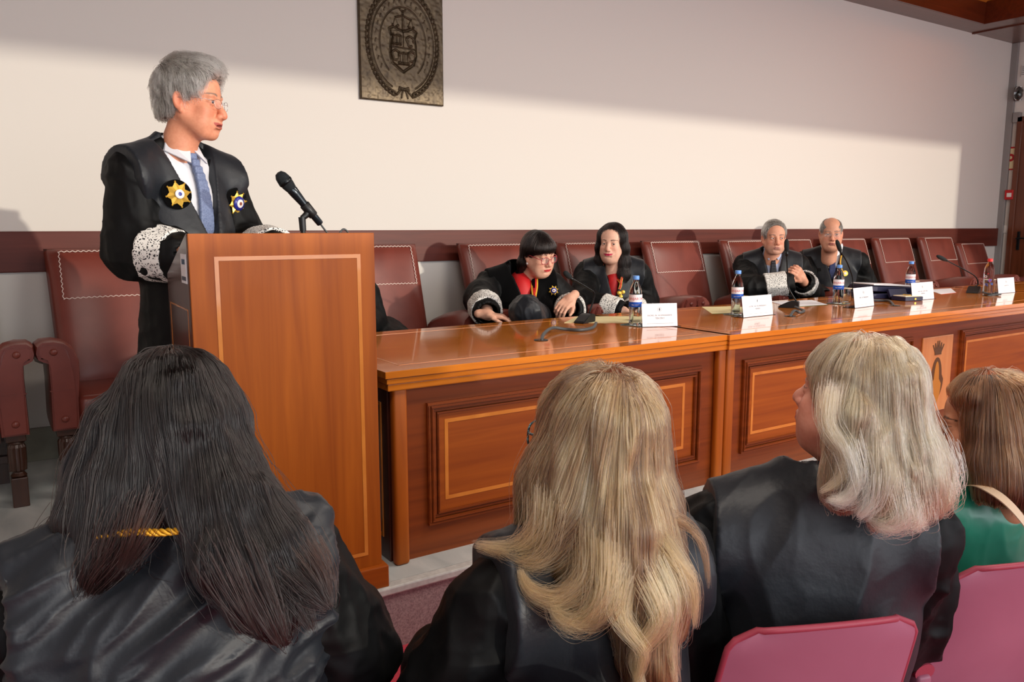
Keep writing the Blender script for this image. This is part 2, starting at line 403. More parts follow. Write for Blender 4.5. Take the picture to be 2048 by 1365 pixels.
def npmesh(name, P, Q, m, parent=None, col=None):
    me = bpy.data.meshes.new(name)
    me.vertices.add(len(P)); me.vertices.foreach_set('co', np.asarray(P, np.float32).ravel())
    me.loops.add(len(Q)*4); me.loops.foreach_set('vertex_index', np.asarray(Q, np.int32).ravel())
    me.polygons.add(len(Q)); me.polygons.foreach_set('loop_start', np.arange(0, len(Q)*4, 4, dtype=np.int32))
    me.polygons.foreach_set('use_smooth', np.ones(len(Q), bool))
    if col is not None:
        a = me.color_attributes.new('Col', 'FLOAT_COLOR', 'POINT')
        a.data.foreach_set('color', np.concatenate([col, np.ones((len(col),1))], 1).astype(np.float32).ravel())
    me.update(calc_edges=True); me.validate()
    return finish(bpy.data.objects.new(name, me), m, parent)
def join(parts):
    "several (P, Q, col) into one"
    o = 0; Ps = []; Qs = []; Cs = []
    for P, Q, C in parts: Ps.append(P); Qs.append(Q+o); Cs.append(C); o += len(P)
    return np.concatenate(Ps), np.concatenate(Qs), np.concatenate(Cs)
def folds(P, N, axis, amp=0.006, freq=9.0, stretch=0.22, seed=0.0, sharp=1.0):
    "cloth folds: ridged noise drawn out along one axis"
    ax = np.array(axis, float); ax /= np.linalg.norm(ax)
    al = P@ax; Pp = P-al[:,None]*ax*(1-stretch)
    wrp = vnoise(P*3.1+seed+7)[:,None]*0.35
    q = (Pp+wrp*0.12)*freq+seed
    r = 1-np.abs(vnoise(q)); r = r**(2*sharp)
    r2 = 1-np.abs(vnoise(q*2.3+5)); r2 = r2**2
    return P+N*((r-0.45)*amp+(r2-0.45)*amp*0.35)[:,None]
def frame_from(f, tilt=0.0, roll=0.0):
    "columns right, forward, up for a facing direction; tilt > 0 looks down"
    f = Vector((f[0], f[1], 0)).normalized(); r = Vector((f.y, -f.x, 0)); u = Vector((0,0,1))
    R = Matrix((r, f, u)).transposed()
    return R @ Matrix.Rotation(-tilt, 3, 'X') @ Matrix.Rotation(roll, 3, 'Y')
def turned(p, deg, down=0):
    "facing direction turned deg towards the camera's right from looking at the camera"
    a = math.atan2(-p[1], -p[0])+math.radians(deg); return (math.cos(a), math.sin(a))

# ------------------------------------------------------------------ hair
def hair_mat(name, cols, rough=0.32, root=0.85):
    "cols: list of (position, rgb) for the strand tint"
    m = bpy.data.materials.new(name); m.use_nodes = True; nt = m.node_tree; N = nt.nodes
    N.remove(N['Principled BSDF'])
    h = N.new('ShaderNodeBsdfHairPrincipled'); h.parametrization = 'COLOR'
    h.inputs['Roughness'].default_value = rough; h.inputs['Radial Roughness'].default_value = 0.45; h.inputs['Coat'].default_value = 0.0
    a = N.new('ShaderNodeAttribute'); a.attribute_name = 'tint'
    r = N.new('ShaderNodeValToRGB'); cr = r.color_ramp
    while len(cr.elements) < len(cols): cr.elements.new(0.5)
    for e, (p, c) in zip(cr.elements, cols): e.position = p; e.color = L4(c)
    nt.links.new(a.outputs['Fac'], r.inputs['Fac']); nt.links.new(r.outputs['Color'], h.inputs['Color'])
    nt.links.new(h.outputs['BSDF'], N['Material Output'].inputs['Surface'])
    return m
def add_strands(name, paths, rad, m, parent, tint, tip=0.35):
    "paths (n, k, 3) -> one hair-curves object"
    n, k, _ = paths.shape
    hc = bpy.data.hair_curves.new(name); hc.add_curves([k]*n)
    hc.points.foreach_set('position', paths.astype(np.float32).ravel())
    t = np.linspace(0, 1, k); rr = rad*(1-(1-tip)*t**2); ra = hc.attributes.get('radius') or hc.attributes.new('radius', 'FLOAT', 'POINT')
    ra.data.foreach_set('value', np.tile(rr, n).astype(np.float32))
    ta = hc.attributes.new('tint', 'FLOAT', 'CURVE'); ta.data.foreach_set('value', np.asarray(tint, np.float32))
    o = bpy.data.objects.new(name, hc); hc.materials.append(m); COL.objects.link(o)
    if parent is not None: o.parent = parent
    return o
def flow_strands(P, N, pick, n, steps, step, flow, lift=0.002, jitter=0.25, clumps=0, clump_w=0.6, wave=0.0, seed=1, fall=0.0, stick=0.9):
    """strands that run over the hull (P, N) from vertices chosen by the weight array pick;
    flow(points) -> directions.  fall > 0 lets them leave the hull when its surface ends."""
    rng = np.random.default_rng(seed)
    kd = KDTree(len(P))
    for i, p in enumerate(P): kd.insert(p, i)
    kd.balance()
    w_ = pick/pick.sum(); idx = rng.choice(len(P), n, p=w_)
    X = P[idx]+N[idx]*rng.uniform(0, lift, (n,1)); off = rng.uniform(-lift*0.6, lift*2.2, n)
    out = [X.copy()]; J = rng.normal(0, jitter, (n,3)); D0 = None
    st = step*rng.uniform(0.75, 1.2, n)[:,None]; left = rng.uniform(1.0, 3.4, n)
    for s_ in range(steps-1):
        near = np.array([kd.find(Vector(x))[1] for x in X]); nn = N[near]; pp = P[near]
        d = flow(X)+J*0.35
        if D0 is not None: d = d+D0*0.8
        rel = X-pp; hh = (rel*nn).sum(1); on0 = (np.linalg.norm(rel-nn*hh[:,None], axis=1) < step*1.1)*(nn[:,2] > -.45)*1.0
        d = d-nn*((d*nn).sum(1)*stick*on0)[:,None]; d /= np.linalg.norm(d, axis=1, keepdims=True)+1e-9
        D0 = d; left = left-(1-on0); go = np.clip(left, 0, 1)[:,None]
        X = X+d*st*go
        h_ = ((X-pp)*nn).sum(1); lat = np.linalg.norm((X-pp)-nn*h_[:,None], axis=1)
        on = (lat < step*1.3)
        X = X+nn*((off-h_)*0.7*on)[:,None]
        if wave: X = X+nn*(np.sin(s_*0.9+J[:,0]*20)*wave)[:,None]
        out.append(X.copy())
    A = np.stack(out, 1)
    if clumps:
        gi = rng.choice(n, clumps, replace=False); kg = KDTree(clumps)
        mid = steps//3
        for j, g in enumerate(gi): kg.insert(A[g, mid], j)
        kg.balance()
        own = np.array([kg.find(Vector(a))[1] for a in A[:, mid]])
        t = (np.linspace(0, 1, steps)**1.3)[None,:,None]*clump_w*rng.uniform(0.5, 1.0, (n,1,1))
        G = A[gi[own]]; same = np.linalg.norm(A[:,mid]-G[:,mid], axis=1) < 0.03
        A = np.where(same[:,None,None], A*(1-t)+(G+rng.normal(0, 0.0012, (n,1,3)))*t, A)
        return A, own
    return A, rng.integers(0, 1000, n)
# ------------------------------------------------------------------ the hall
WY = 4.709                      # the wall behind the tables
PX = 9.96                       # the wall at the far end
bm = BM(); bb(bm, (-3.2, WY, -0.3), (PX+0.3, WY+0.2, 3.9)); struct('wall_back', bm, M_WALL)
bm = BM(); bb(bm, (PX, 2.35, -0.3), (PX+0.2, WY, 3.9)); struct('wall_right', bm, M_WALL)
bm = BM(); bb(bm, (-3.4, -3.2, -0.3), (-3.2, WY+0.2, 3.9)); struct('wall_left', bm, M_WALL)
bm = BM()                       # the wall with the tall windows behind the audience: a pier, an opening, a lintel; raised sill steps added to keep sun off lectern and table front
bb(bm, (-3.4, -3.4, -0.3), (-2.2, -3.2, 3.9)); bb(bm, (-2.2, -3.4, 3.06), (12.25, -3.2, 3.9)); bb(bm, (12.25, -3.4, -0.3), (13.5, -3.2, 3.9)); bb(bm, (-2.2, -3.4, -0.3), (2.78, -3.2, 0.35)); bb(bm, (2.78, -3.4, -0.3), (3.62, -3.2, 1.86)); bb(bm, (3.62, -3.4, -0.3), (12.25, -3.2, 1.36))
struct('wall_front', bm, M_WALL)
bm = BM(); bb(bm, (-3.3, WY-0.022, 0.972), (9.955, WY+0.01, 1.174), 0.004); struct('trim_1', bm, M_RAIL)
bm = BM(); bb(bm, (-3.3, WY-0.016, 0.0), (9.955, WY+0.01, 0.172), 0.003); struct('baseboard_back', bm, M_BASE)
bm = BM(); bb(bm, (PX-0.035, WY-0.07, 0), (PX+0.02, WY+0.01, 3.24), 0.006); struct('trim_2', bm, M_GREYT)
# stage and floor
bm = BM(); bb(bm, (-3.3, 2.385, -0.3), (PX+0.1, WY+0.1, 0.0)); struct('floor_stage', bm, M_STONE)
bm = BM(); bb(bm, (-3.3, 2.340, -0.028), (PX+0.1, 2.386, 0.001), 0.006); struct('trim_3', bm, M_EDGE)
bm = BM(); bb(bm, (-3.3, 2.352, -0.3), (PX+0.1, 2.384, -0.026)); struct('trim_4', bm, M_RISER)
bm = BM(); bb(bm, (-3.3, -3.3, -0.32), (13.4, 2.36, -0.225)); struct('floor', bm, M_CARPET)
# ceiling with a sunk coffer
bm = BM()
bb(bm, (-3.3, 4.46, 3.24), (13.4, WY+0.1, 3.30)); bb(bm, (8.77, -3.3, 3.24), (13.4, 4.46, 3.30)); bb(bm, (-3.3, -3.3, 3.24), (8.77, 2.3, 3.30)); bb(bm, (-3.3, 2.3, 3.24), (5.4, 4.46, 3.30))
struct('ceiling', bm, M_CEIL)
bm = BM()
for lo, hi in (((5.4, 4.44, 3.241), (8.79, 4.47, 3.46)), ((8.76, 2.3, 3.241), (8.79, 4.45, 3.46)), ((5.38, 2.28, 3.241), (5.41, 4.45, 3.46)), ((5.4, 2.27, 3.241), (8.79, 2.30, 3.46))): bb(bm, lo, hi)
struct('trim_5', bm, M_CEILD)
bm = BM()
prism(bm, [(0,0),(0.06,0.0),(0.09,0.03),(0.10,0.09),(0.16,0.12),(0.17,0.17),(0,0.17)], 5.3, 8.85, Matrix.Translation((0, 4.50, 3.45)) @ Matrix(((0,1,0,0),(-1,0,0,0),(0,0,1,0),(0,0,0,1))))
prism(bm, [(0,0),(0.06,0.0),(0.09,0.03),(0.10,0.09),(0.16,0.12),(0.17,0.17),(0,0.17)], 2.2, 4.5, Matrix.Translation((8.84, 0, 3.45)) @ Matrix.Diagonal((-1,1,1,1)))
struct('trim_6', bm, M_GOLDW)
bm = BM(); bb(bm, (5.0, 1.9, 3.62), (9.2, 4.7, 3.70)); bb(bm, (5.0, 1.9, 3.28), (9.2, 2.0, 3.64)); bb(bm, (5.0, 1.9, 3.28), (5.1, 4.7, 3.64)); bb(bm, (9.1, 1.9, 3.28), (9.2, 4.7, 3.64)); struct('ceiling_coffer', bm, M_GOLDW)
bm = BM(); bb(bm, (9.05, 2.4, 3.228), (9.066, WY, 3.241)); bb(bm, (9.085, 2.4, 3.232), (9.1, WY, 3.241)); struct('trim_7', bm, M_CEILD)
# door in the far wall
d = empty('door_1', (PX, 4.1, 0)); d['kind'] = 'structure'
bm = BM(); bb(bm, (-0.03, -0.5, 0), (0.0, 0.43, 2.36), 0.004); M_DOOR = wood('door_wood', (84, 42, 24), (112, 58, 34), 'z'); obj('door_leaf', bm, M_DOOR, d)
bm = BM(); bb(bm, (-0.05, 0.42, 0), (0.0, 0.48, 2.42), 0.006); bb(bm, (-0.05, -0.56, 2.36), (0.0, 0.48, 2.42), 0.006); obj('door_frame', bm, M_DOOR, d)
bm = BM()
for z0, z1 in ((0.12, 0.95), (1.06, 1.60), (1.68, 2.25)): frame_strip(bm, 0, 0.5, z0, z1, 0.03, 0, 0.012)
bmesh.ops.transform(bm, matrix=Matrix.Translation((-0.028, 0.30, 0)) @ Matrix(((0,-1,0,0),(-1,0,0,0),(0,0,1,0),(0,0,0,1))), verts=bm.verts); obj('door_panel', bm, M_DOOR, d)
bm = BM(); bb(bm, (-0.045, 0.345, 0.93), (-0.03, 0.375, 1.14), 0.004); tube(bm, [(-0.04, 0.36, 1.06), (-0.09, 0.36, 1.06), (-0.095, 0.30, 1.065), (-0.092, 0.25, 1.06)], 0.009); obj('door_handle', bm, M_BLACKM, d)
# wall fittings at the far end
def wall_box(name, m, y0, y1, z0, z1, t, label, cat, bevel=0.006):
    e = empty(name, (PX, (y0+y1)/2, z0), 0, label, cat); bm = BM(); bb(bm, (-t, y0-(y0+y1)/2, 0), (0, y1-(y0+y1)/2, z1-z0), bevel); obj('housing', bm, m, e); return e
e = wall_box('wall_vent', M_WHITEP, 4.50, 4.60, 2.86, 2.985, 0.012, 'white louvred vent plate high on the far wall', 'vent')
bm = BM(); [bb(bm, (-0.018, -0.04, 0.02+0.02*i), (-0.011, 0.04, 0.028+0.02*i)) for i in range(5)]; obj('louvre', bm, M_GREYT, e)
e = wall_box('wall_light', M_GREYT, 4.60, 4.635, 2.60, 2.76, 0.02, 'small grey wall lamp with clear glass shade above the far door', 'lamp')
bm = BM(); lathe(bm, [(0,0),(0.03,0.005),(0.045,0.05),(0.045,0.11),(0.03,0.15),(0,0.155)], (-0.06, -0.035, -0.005), 16); obj('lamp_shade', bm, M_GLASS, e, smooth=True)
bm = BM(); lathe(bm, [(0,0.03),(0.015,0.04),(0.018,0.08),(0,0.11)], (-0.06, -0.035, -0.005), 12); obj('bulb', bm, M_WHITEP, e, smooth=True)
e = wall_box('door_closer', M_GREYT, 4.55, 4.63, 2.36, 2.47, 0.05, 'grey metal door closer box at the top corner of the far door', 'door closer')
e = empty('fire_hose_sign', (PX-0.002, 4.632, 1.965), 0, 'square cream sign with a red ring beside the far door', 'sign')
bm = BM(); bb(bm, (-0.006, -0.05, -0.13), (0, 0.05, 0.13), 0.002); obj('sign_plate', bm, M_SIGNC, e)
RX = Matrix.Rotation(-PI/2, 3, 'Y')
bm = BM(); lathe(bm, [(0.018,0),(0.043,0),(0.043,0.004),(0.018,0.004),(0.018,0)], (-0.005, 0, 0.01), 28, RX); obj('red_ring_mark', bm, M_REDP, e)
for a_, b_ in ((0.112, 0.13), (-0.13, -0.115)): bm = BM(); bb(bm, (-0.009, -0.05, a_), (-0.005, 0.05, b_)); obj('red_border', bm, M_REDP, e)
e = wall_box('fire_call_point', M_REDP, 4.55, 4.64, 1.50, 1.61, 0.06, 'red fire alarm call box on the far wall beside the door', 'fire alarm')
bm = BM(); bb(bm, (-0.063, -0.03, 0.03), (-0.058, 0.02, 0.075)); obj('label_plate', bm, M_WHITEP, e)
e = wall_box('light_switch', M_WHITEP, 4.56, 4.65, 1.12, 1.21, 0.012, 'white light switch plate low on the far wall by the door', 'light switch')
bm = BM(); bb(bm, (-0.017, -0.025, 0.02), (-0.012, 0.025, 0.07), 0.002); obj('rocker', bm, M_WHITEP, e)

# ------------------------------------------------------------------ bronze plaque
def plaque():
    x0, x1, z0, z1 = 2.030, 2.602, 1.966, 2.78; nx, nz = 300, 420
    X, Z = np.meshgrid(np.linspace(x0, x1, nx), np.linspace(z0, z1, nz)); cx = 2.318
    u = (X-cx)/0.286; v = (Z-2.28)            # local
    H = np.zeros_like(X)
    def stroke(P, w_, h_):
        nonlocal H
        P = np.array(P, float); D = np.full(X.shape, 9.0)
        for a, b in zip(P[:-1], P[1:]):
            ab = b-a; t = np.clip(((X-a[0])*ab[0]+(Z-a[1])*ab[1])/max(ab@ab, 1e-12), 0, 1)
            D = np.minimum(D, np.hypot(X-a[0]-t*ab[0], Z-a[1]-t*ab[1]))
        H = np.where(D < w_*2, H+h_*np.clip(1-D/w_/1.6, 0, 1), H)
    cz = 2.32
    def oval(a, b, t0, t1, w_, h_, n=40): stroke([(cx+a*math.sin(t), cz+b*math.cos(t)) for t in np.linspace(t0, t1, n)], w_, h_)
    oval(0.158, 0.215, -2.45, 2.45, 0.0035, -0.006); oval(0.212, 0.285, -2.75, 2.75, 0.0035, -0.006)
    sh = [(-.092,.115),(-.06,.132),(-.03,.115),(0,.108),(.03,.115),(.06,.13),(.092,.112),(.078,.07),(.086,.03),(.088,-.03),(.07,-.085),(0,-.135),(-.075,-.085),(-.088,-.03),(-.084,.03),(-.076,.07),(-.092,.115)]
    shp = [(cx+a, 2.285+b) for a, b in sh]; stroke(shp, 0.006, -0.012)
    inside = (np.abs(X-cx) < 0.08) & (Z > 2.19) & (Z < 2.39); H += inside*0.004
    stroke([(cx, 2.395), (cx, 2.30)], 0.003, -0.009); stroke([(cx-.082, 2.295), (cx+.084, 2.29)], 0.003, -0.009)
    for ox, oz, s_ in ((-0.045, 2.312, 1.0), (0.0, 2.20, 1.2)):   # castles
        for a in (-0.025, 0, 0.025): stroke([(cx+ox+a*s_, oz), (cx+ox+a*s_, oz+0.05*s_)], 0.006*s_, 0.008)
        stroke([(cx+ox-.028*s_, oz), (cx+ox+.028*s_, oz)], 0.005, 0.008); stroke([(cx+ox-.03*s_, oz+.05*s_), (cx+ox+.03*s_, oz+.05*s_)], 0.004, 0.007)
    for ox, oz in ((0.045, 2.335), (-0.055, 2.245), (0.055, 2.245)):  # beasts and boughs
        q = [(cx+ox+0.022*math.cos(a)*(1+0.3*math.sin(3*a)), oz+0.03*math.sin(a)) for a in np.linspace(0, 5.2, 14)]; stroke(q, 0.005, 0.008)
    stroke([(cx, 2.40), (cx, 2.51)], 0.006, 0.01); stroke([(cx-.05, 2.47), (cx, 2.485), (cx+.055, 2.465)], 0.004, 0.009)  # scales
    for sx in (-0.05, 0.055):
        stroke([(cx+sx, 2.468), (cx+sx-.016, 2.425)], 0.002, 0.006); stroke([(cx+sx, 2.468), (cx+sx+.016, 2.425)], 0.002, 0.006); stroke([(cx+sx-.02, 2.424), (cx+sx, 2.415), (cx+sx+.02, 2.424)], 0.004, 0.009)
    stroke([(cx-.02, 2.52), (cx, 2.505), (cx+.02, 2.52)], 0.004, 0.008)
    for k in range(26):                       # laurel wreath
        t = 2.9-k*0.105
        for sg in (-1, 1):
            px = cx+sg*0.238*math.sin(t); pz = cz+0.318*math.cos(t); dx = sg*0.238*math.cos(t)*-1; dz = 0.318*math.sin(t); L = math.hypot(dx, dz); dx /= L; dz /= L
            for s2 in (-1, 1):
                ax = dx*0.7-s2*dz*0.7; az = dz*0.7+s2*dx*0.7
                stroke([(px, pz), (px+ax*.014, pz+az*.014), (px+(ax+dx)*.014, pz+(az+dz)*.016)], 0.0042, 0.009)
    for a, b in (((-.05,2.01),(-.018,2.045)), ((-.018,1.995),(-.008,2.04)), ((.025,1.995),(.012,2.04)), ((.06,2.0),(.02,2.04))): stroke([(cx+a[0], a[1]), (cx+b[0], b[1])], 0.004, 0.008)
    for sg in (-1, 1): stroke([(cx, 2.045), (cx+sg*.03, 2.055), (cx+sg*.034, 2.04), (cx, 2.04)], 0.004, 0.008)
    for k in range(22):                       # worn lettering round the rim
        t = -2.2+k*0.21; stroke([(cx+.184*math.sin(t)-.004, cz+.25*math.cos(t)-.008), (cx+.184*math.sin(t)+.002, cz+.25*math.cos(t)+.009)], 0.003, 0.004)
    H += 0.0012*vnoise(np.stack([X.ravel()*60, Z.ravel()*60, X.ravel()*0], 1)).reshape(X.shape)
    edge = np.minimum(np.minimum(X-x0, x1-X), np.minimum(Z-z0, z1-Z)); H -= 0.006*np.clip(1-edge/0.006, 0, 1)
    P = np.stack([X.ravel(), WY-0.026-H.ravel(), Z.ravel()], 1); I = np.arange(nx*nz).reshape(nz, nx)
    Q = np.stack([I[:-1,:-1], I[:-1,1:], I[1:,1:], I[1:,:-1]], -1).reshape(-1, 4)
    rim = np.concatenate([I[0,:], I[1:,-1], I[-1,-2::-1], I[-2:0:-1,0]]); B = P[rim].copy(); B[:,1] = WY; o = len(P); nb = len(rim)
    P = np.concatenate([P, B]); k = np.arange(nb); Q = np.concatenate([Q, np.stack([rim[k], o+k, o+(k+1)%nb, rim[(k+1)%nb]], 1)])
    e = empty('wall_plaque', (0,0,0), 0, 'dark bronze relief plaque with a shield inside a laurel wreath on the white wall', 'plaque')
    npmesh('relief_panel', P, Q, M_PLAQUE, e)
plaque()

# ------------------------------------------------------------------ armchairs
def make_armchair():
    r = empty('armchair')
    bm = BM(); bb(bm, (-0.275, 0.012, 0.32), (0.275, 0.5, 0.455), 0.03, 3)
    for v in bm.verts:
        if v.co.z > 0.44: v.co.z += 0.012*(1-(v.co.x/0.28)**2)
    obj('seat', bm, M_LEATH, r, smooth=True, auto=50)
    A = math.atan2(0.225, 0.68); R = Matrix.Rotation(-A, 4, 'X')
    M0 = Matrix.Translation((0, 0.455, 0.40)) @ R
    bm = BM(); nx, nz = 15, 17
    def bp(u, v, side):     # cushion slab in its own plane
        z = v*0.725; hw = 0.300+0.016*v; x = u*hw
        e = max(0, 1-max(abs(u), 0)**10)*max(0, 1-abs(2*v-1)**14)
        puff = 0.022*(1-u*u)*(1-(2*v-1)**4); y = (-0.045-puff*1.0)*e**0.35 if side else (0.035*e**0.35)
        return M0 @ Vector((x, y, z))
    g = {}
    for s_ in (0, 1):
        for i in range(nx):
            for j in range(nz):
                a = -1+2*i/(nx-1); a = math.copysign(1-(1-abs(a))**1.5, a); b = j/(nz-1)*2-1; b = (math.copysign(1-(1-abs(b))**1.5, b)+1)/2
                g[s_, i, j] = bm.verts.new(bp(a, b, s_))
        for i in range(nx-1):
            for j in range(nz-1):
                q = (g[s_,i,j], g[s_,i+1,j], g[s_,i+1,j+1], g[s_,i,j+1]); bm.faces.new(q if s_ else q[::-1])
    bmesh.ops.remove_doubles(bm, verts=bm.verts[:], dist=0.0008)
    br = obj('backrest', bm, M_LEATH, r, smooth=True)
    bm = BM()
    segs = [(-0.255, 0.695, 0.255, 0.695), (-0.255, 0.455, 0.255, 0.455), (-0.255, 0.455, -0.255, 0.695), (0.255, 0.455, 0.255, 0.695)]
    for x0, z0, x1, z1 in segs:
        L = math.hypot(x1-x0, z1-z0); n = int(L/0.012); ang = math.atan2(z1-z0, x1-x0)
        for i in range(n):
            t = (i+0.5)/n; x = x0+(x1-x0)*t; z = z0+(z1-z0)*t; u = x/0.31; v = z/0.725; y = -0.0462-0.022*(1-u*u)*(1-(2*v-1)**4)
            bx(bm, (0,0,0), (0.0135, 0.003, 0.0034), rot=M0 @ Matrix.Translation((x, y, z)) @ Matrix.Rotation(-ang+(0.5 if i % 2 else -0.5), 4, 'Y'))
    obj('stitching', bm, M_STITCH, br)
    for sg in (-1, 1):
        pts = [(.378,.32),(.272,.32),(.268,.45),(.258,.54),(.256,.62),(.275,.675),(.31,.705),(.35,.716),(.395,.714),(.416,.698),(.422,.668),(.414,.640),(.396,.630),(.376,.622),(.374,.56)]
        bm = BM(); P_ = [(sg*x, z) for x, z in pts]; ys = [0.0, 0.02, 0.16, 0.32, 0.46]; rings = []
        for k, y in enumerate(ys):
            sc = [0.94, 1.0, 1.02, 0.97, 0.86][k]; dz = [0, 0, -0.006, -0.03, -0.06][k]
            rings.append([bm.verts.new((sg*0.33+(x-sg*0.33)*sc, y, 0.32+(z-0.32)*(1 if z < 0.5 else sc**0.3)+(dz if z > 0.5 else 0))) for x, z in P_])
        for a, b in zip(rings, rings[1:]):
            for i in range(len(P_)): bm.faces.new((a[i], a[(i+1)%len(P_)], b[(i+1)%len(P_)], b[i]))
        bm.faces.new(rings[0]); bm.faces.new(rings[-1][::-1])
        arm = obj('arm', bm, M_LEATH, r, smooth=True, auto=33)
        fp = [(.370,.325),(.282,.325),(.280,.45),(.284,.57),(.292,.62),(.300,.665),(.315,.695),(.395,.697),(.408,.685),(.410,.655),(.400,.641),(.372,.638),(.367,.60)]
        bm = BM(); prism(bm, [(sg*x, z) for x, z in fp], -0.012, 0.004)
        bmesh.ops.bevel(bm, geom=[e for e in bm.edges if all(abs(v.co.y+0.012) < 1e-5 for v in e.verts)], offset=0.005, segments=2, affect='EDGES')
        fr = obj('arm_front', bm, M_LEATH, arm, smooth=True, auto=40)
        bm = BM(); bb(bm, (sg*0.284, -0.0135, 0.497), (sg*0.377, -0.01, 0.501)); obj('seam', bm, M_LEATH, arm)
        for zz, xx in ((0.667, 0.352), (0.372, 0.328)):
            bm = BM(); lathe(bm, [(0.015, 0), (0.015, 0.004), (0.011, 0.009), (0, 0.011)], (sg*xx, -0.011, zz), 16, Matrix.Rotation(PI/2, 3, 'X')); obj('button', bm, M_LEATH, arm, smooth=True)
        # turned front leg
        bm = BM(); cx, cy = sg*0.325, 0.055
        bx(bm, (cx, cy, 0.065), (0.062, 0.062, 0.13), 0.004); bx(bm, (cx, cy, 0.305), (0.075, 0.075, 0.03), 0.003)
        lathe(bm, [(0.024,0.13),(0.032,0.137),(0.024,0.148),(0.022,0.153),(0.034,0.162)], (cx, cy, 0), 20)
        prof = [(0.033,0.160),(0.036,0.20),(0.036,0.262),(0.030,0.275)]; seg = 40; rings = []
        for rr, zz in prof: rings.append([bm.verts.new((cx+rr*(1-0.10*(k%4 in (0,)))*math.cos(2*PI*k/seg), cy+rr*(1-0.10*(k%4 in (0,)))*math.sin(2*PI*k/seg), zz)) for k in range(seg)])
        for a, b in zip(rings, rings[1:]):
            for k in range(seg): bm.faces.new((a[k], a[(k+1)%seg], b[(k+1)%seg], b[k]))
        lathe(bm, [(0.030,0.274),(0.033,0.282),(0.028,0.292)], (cx, cy, 0), 20)
        obj('leg', bm, M_LEG, r)
        bm = BM(); prism(bm, [(-.028,.32),(.028,.32),(.026,0),(-.026,0)], -0.028, 0.028, Matrix.Translation((sg*0.27, 0.47, 0))); obj('leg', bm, M_LEG, r)
    bm = BM(); bb(bm, (-0.3, 0.2, 0.155), (0.3, 0.235, 0.19), 0.003); bb(bm, (-0.325, 0.05, 0.155), (-0.29, 0.48, 0.19), 0.003); bb(bm, (0.29, 0.05, 0.155), (0.325, 0.48, 0.19), 0.003); obj('stretcher', bm, M_LEG, r)
    bm = BM(); bb(bm, (-0.27, 0.03, 0.29), (0.27, 0.49, 0.325)); obj('seat_frame', bm, M_LEG, r)
    return r
CHX = [(-0.235, 3.91, 0.0, 'oxblood leather armchair cut by the frame, its arm touching the empty armchair behind the speaker'),
       (0.605, 3.91, 0.0, 'empty oxblood leather armchair directly behind the standing speaker'),
       (2.02, 3.92, 0.0, 'oxblood leather armchair whose right half shows beyond the wooden lectern'),
       (2.94, 3.90, 0.0, 'oxblood leather armchair in which the person with the black fringe and red glasses sits'),
       (3.75, 3.92, 0.0, 'oxblood leather armchair behind the smiling person with long dark hair'),
       (4.57, 3.92, 0.0, 'empty oxblood leather armchair behind the loose cream papers'),
       (5.34, 3.84, 0.0, 'oxblood leather armchair of the man with clasped hands'),
       (6.08, 3.98, 0.0, 'oxblood leather armchair between the two men, behind the bald one wearing a medal'),
       (6.84, 3.93, 0.0, 'oxblood leather armchair just behind the shoulder of the bald man'),
       (7.60, 3.93, 0.0, 'empty oxblood leather armchair behind the navy case and a blue-capped bottle'),
       (8.39, 3.92, 0.0, 'empty oxblood leather armchair behind the gooseneck microphone that leans left'),
       (9.22, 3.97, 0.04, 'last oxblood leather armchair beside the far door, behind the red-capped bottle')]
ch0 = make_armchair()
for i, (x, y, rz, lab) in enumerate(CHX):
    c = ch0 if i == 0 else copy_tree(ch0)
    c.location = (x, y, 0); c.rotation_euler = (0, 0, rz)
    if i == 11: c.scale = (1, 1, 0.935)
    tag(c, lab, 'armchair', 'leather armchairs along the wall')

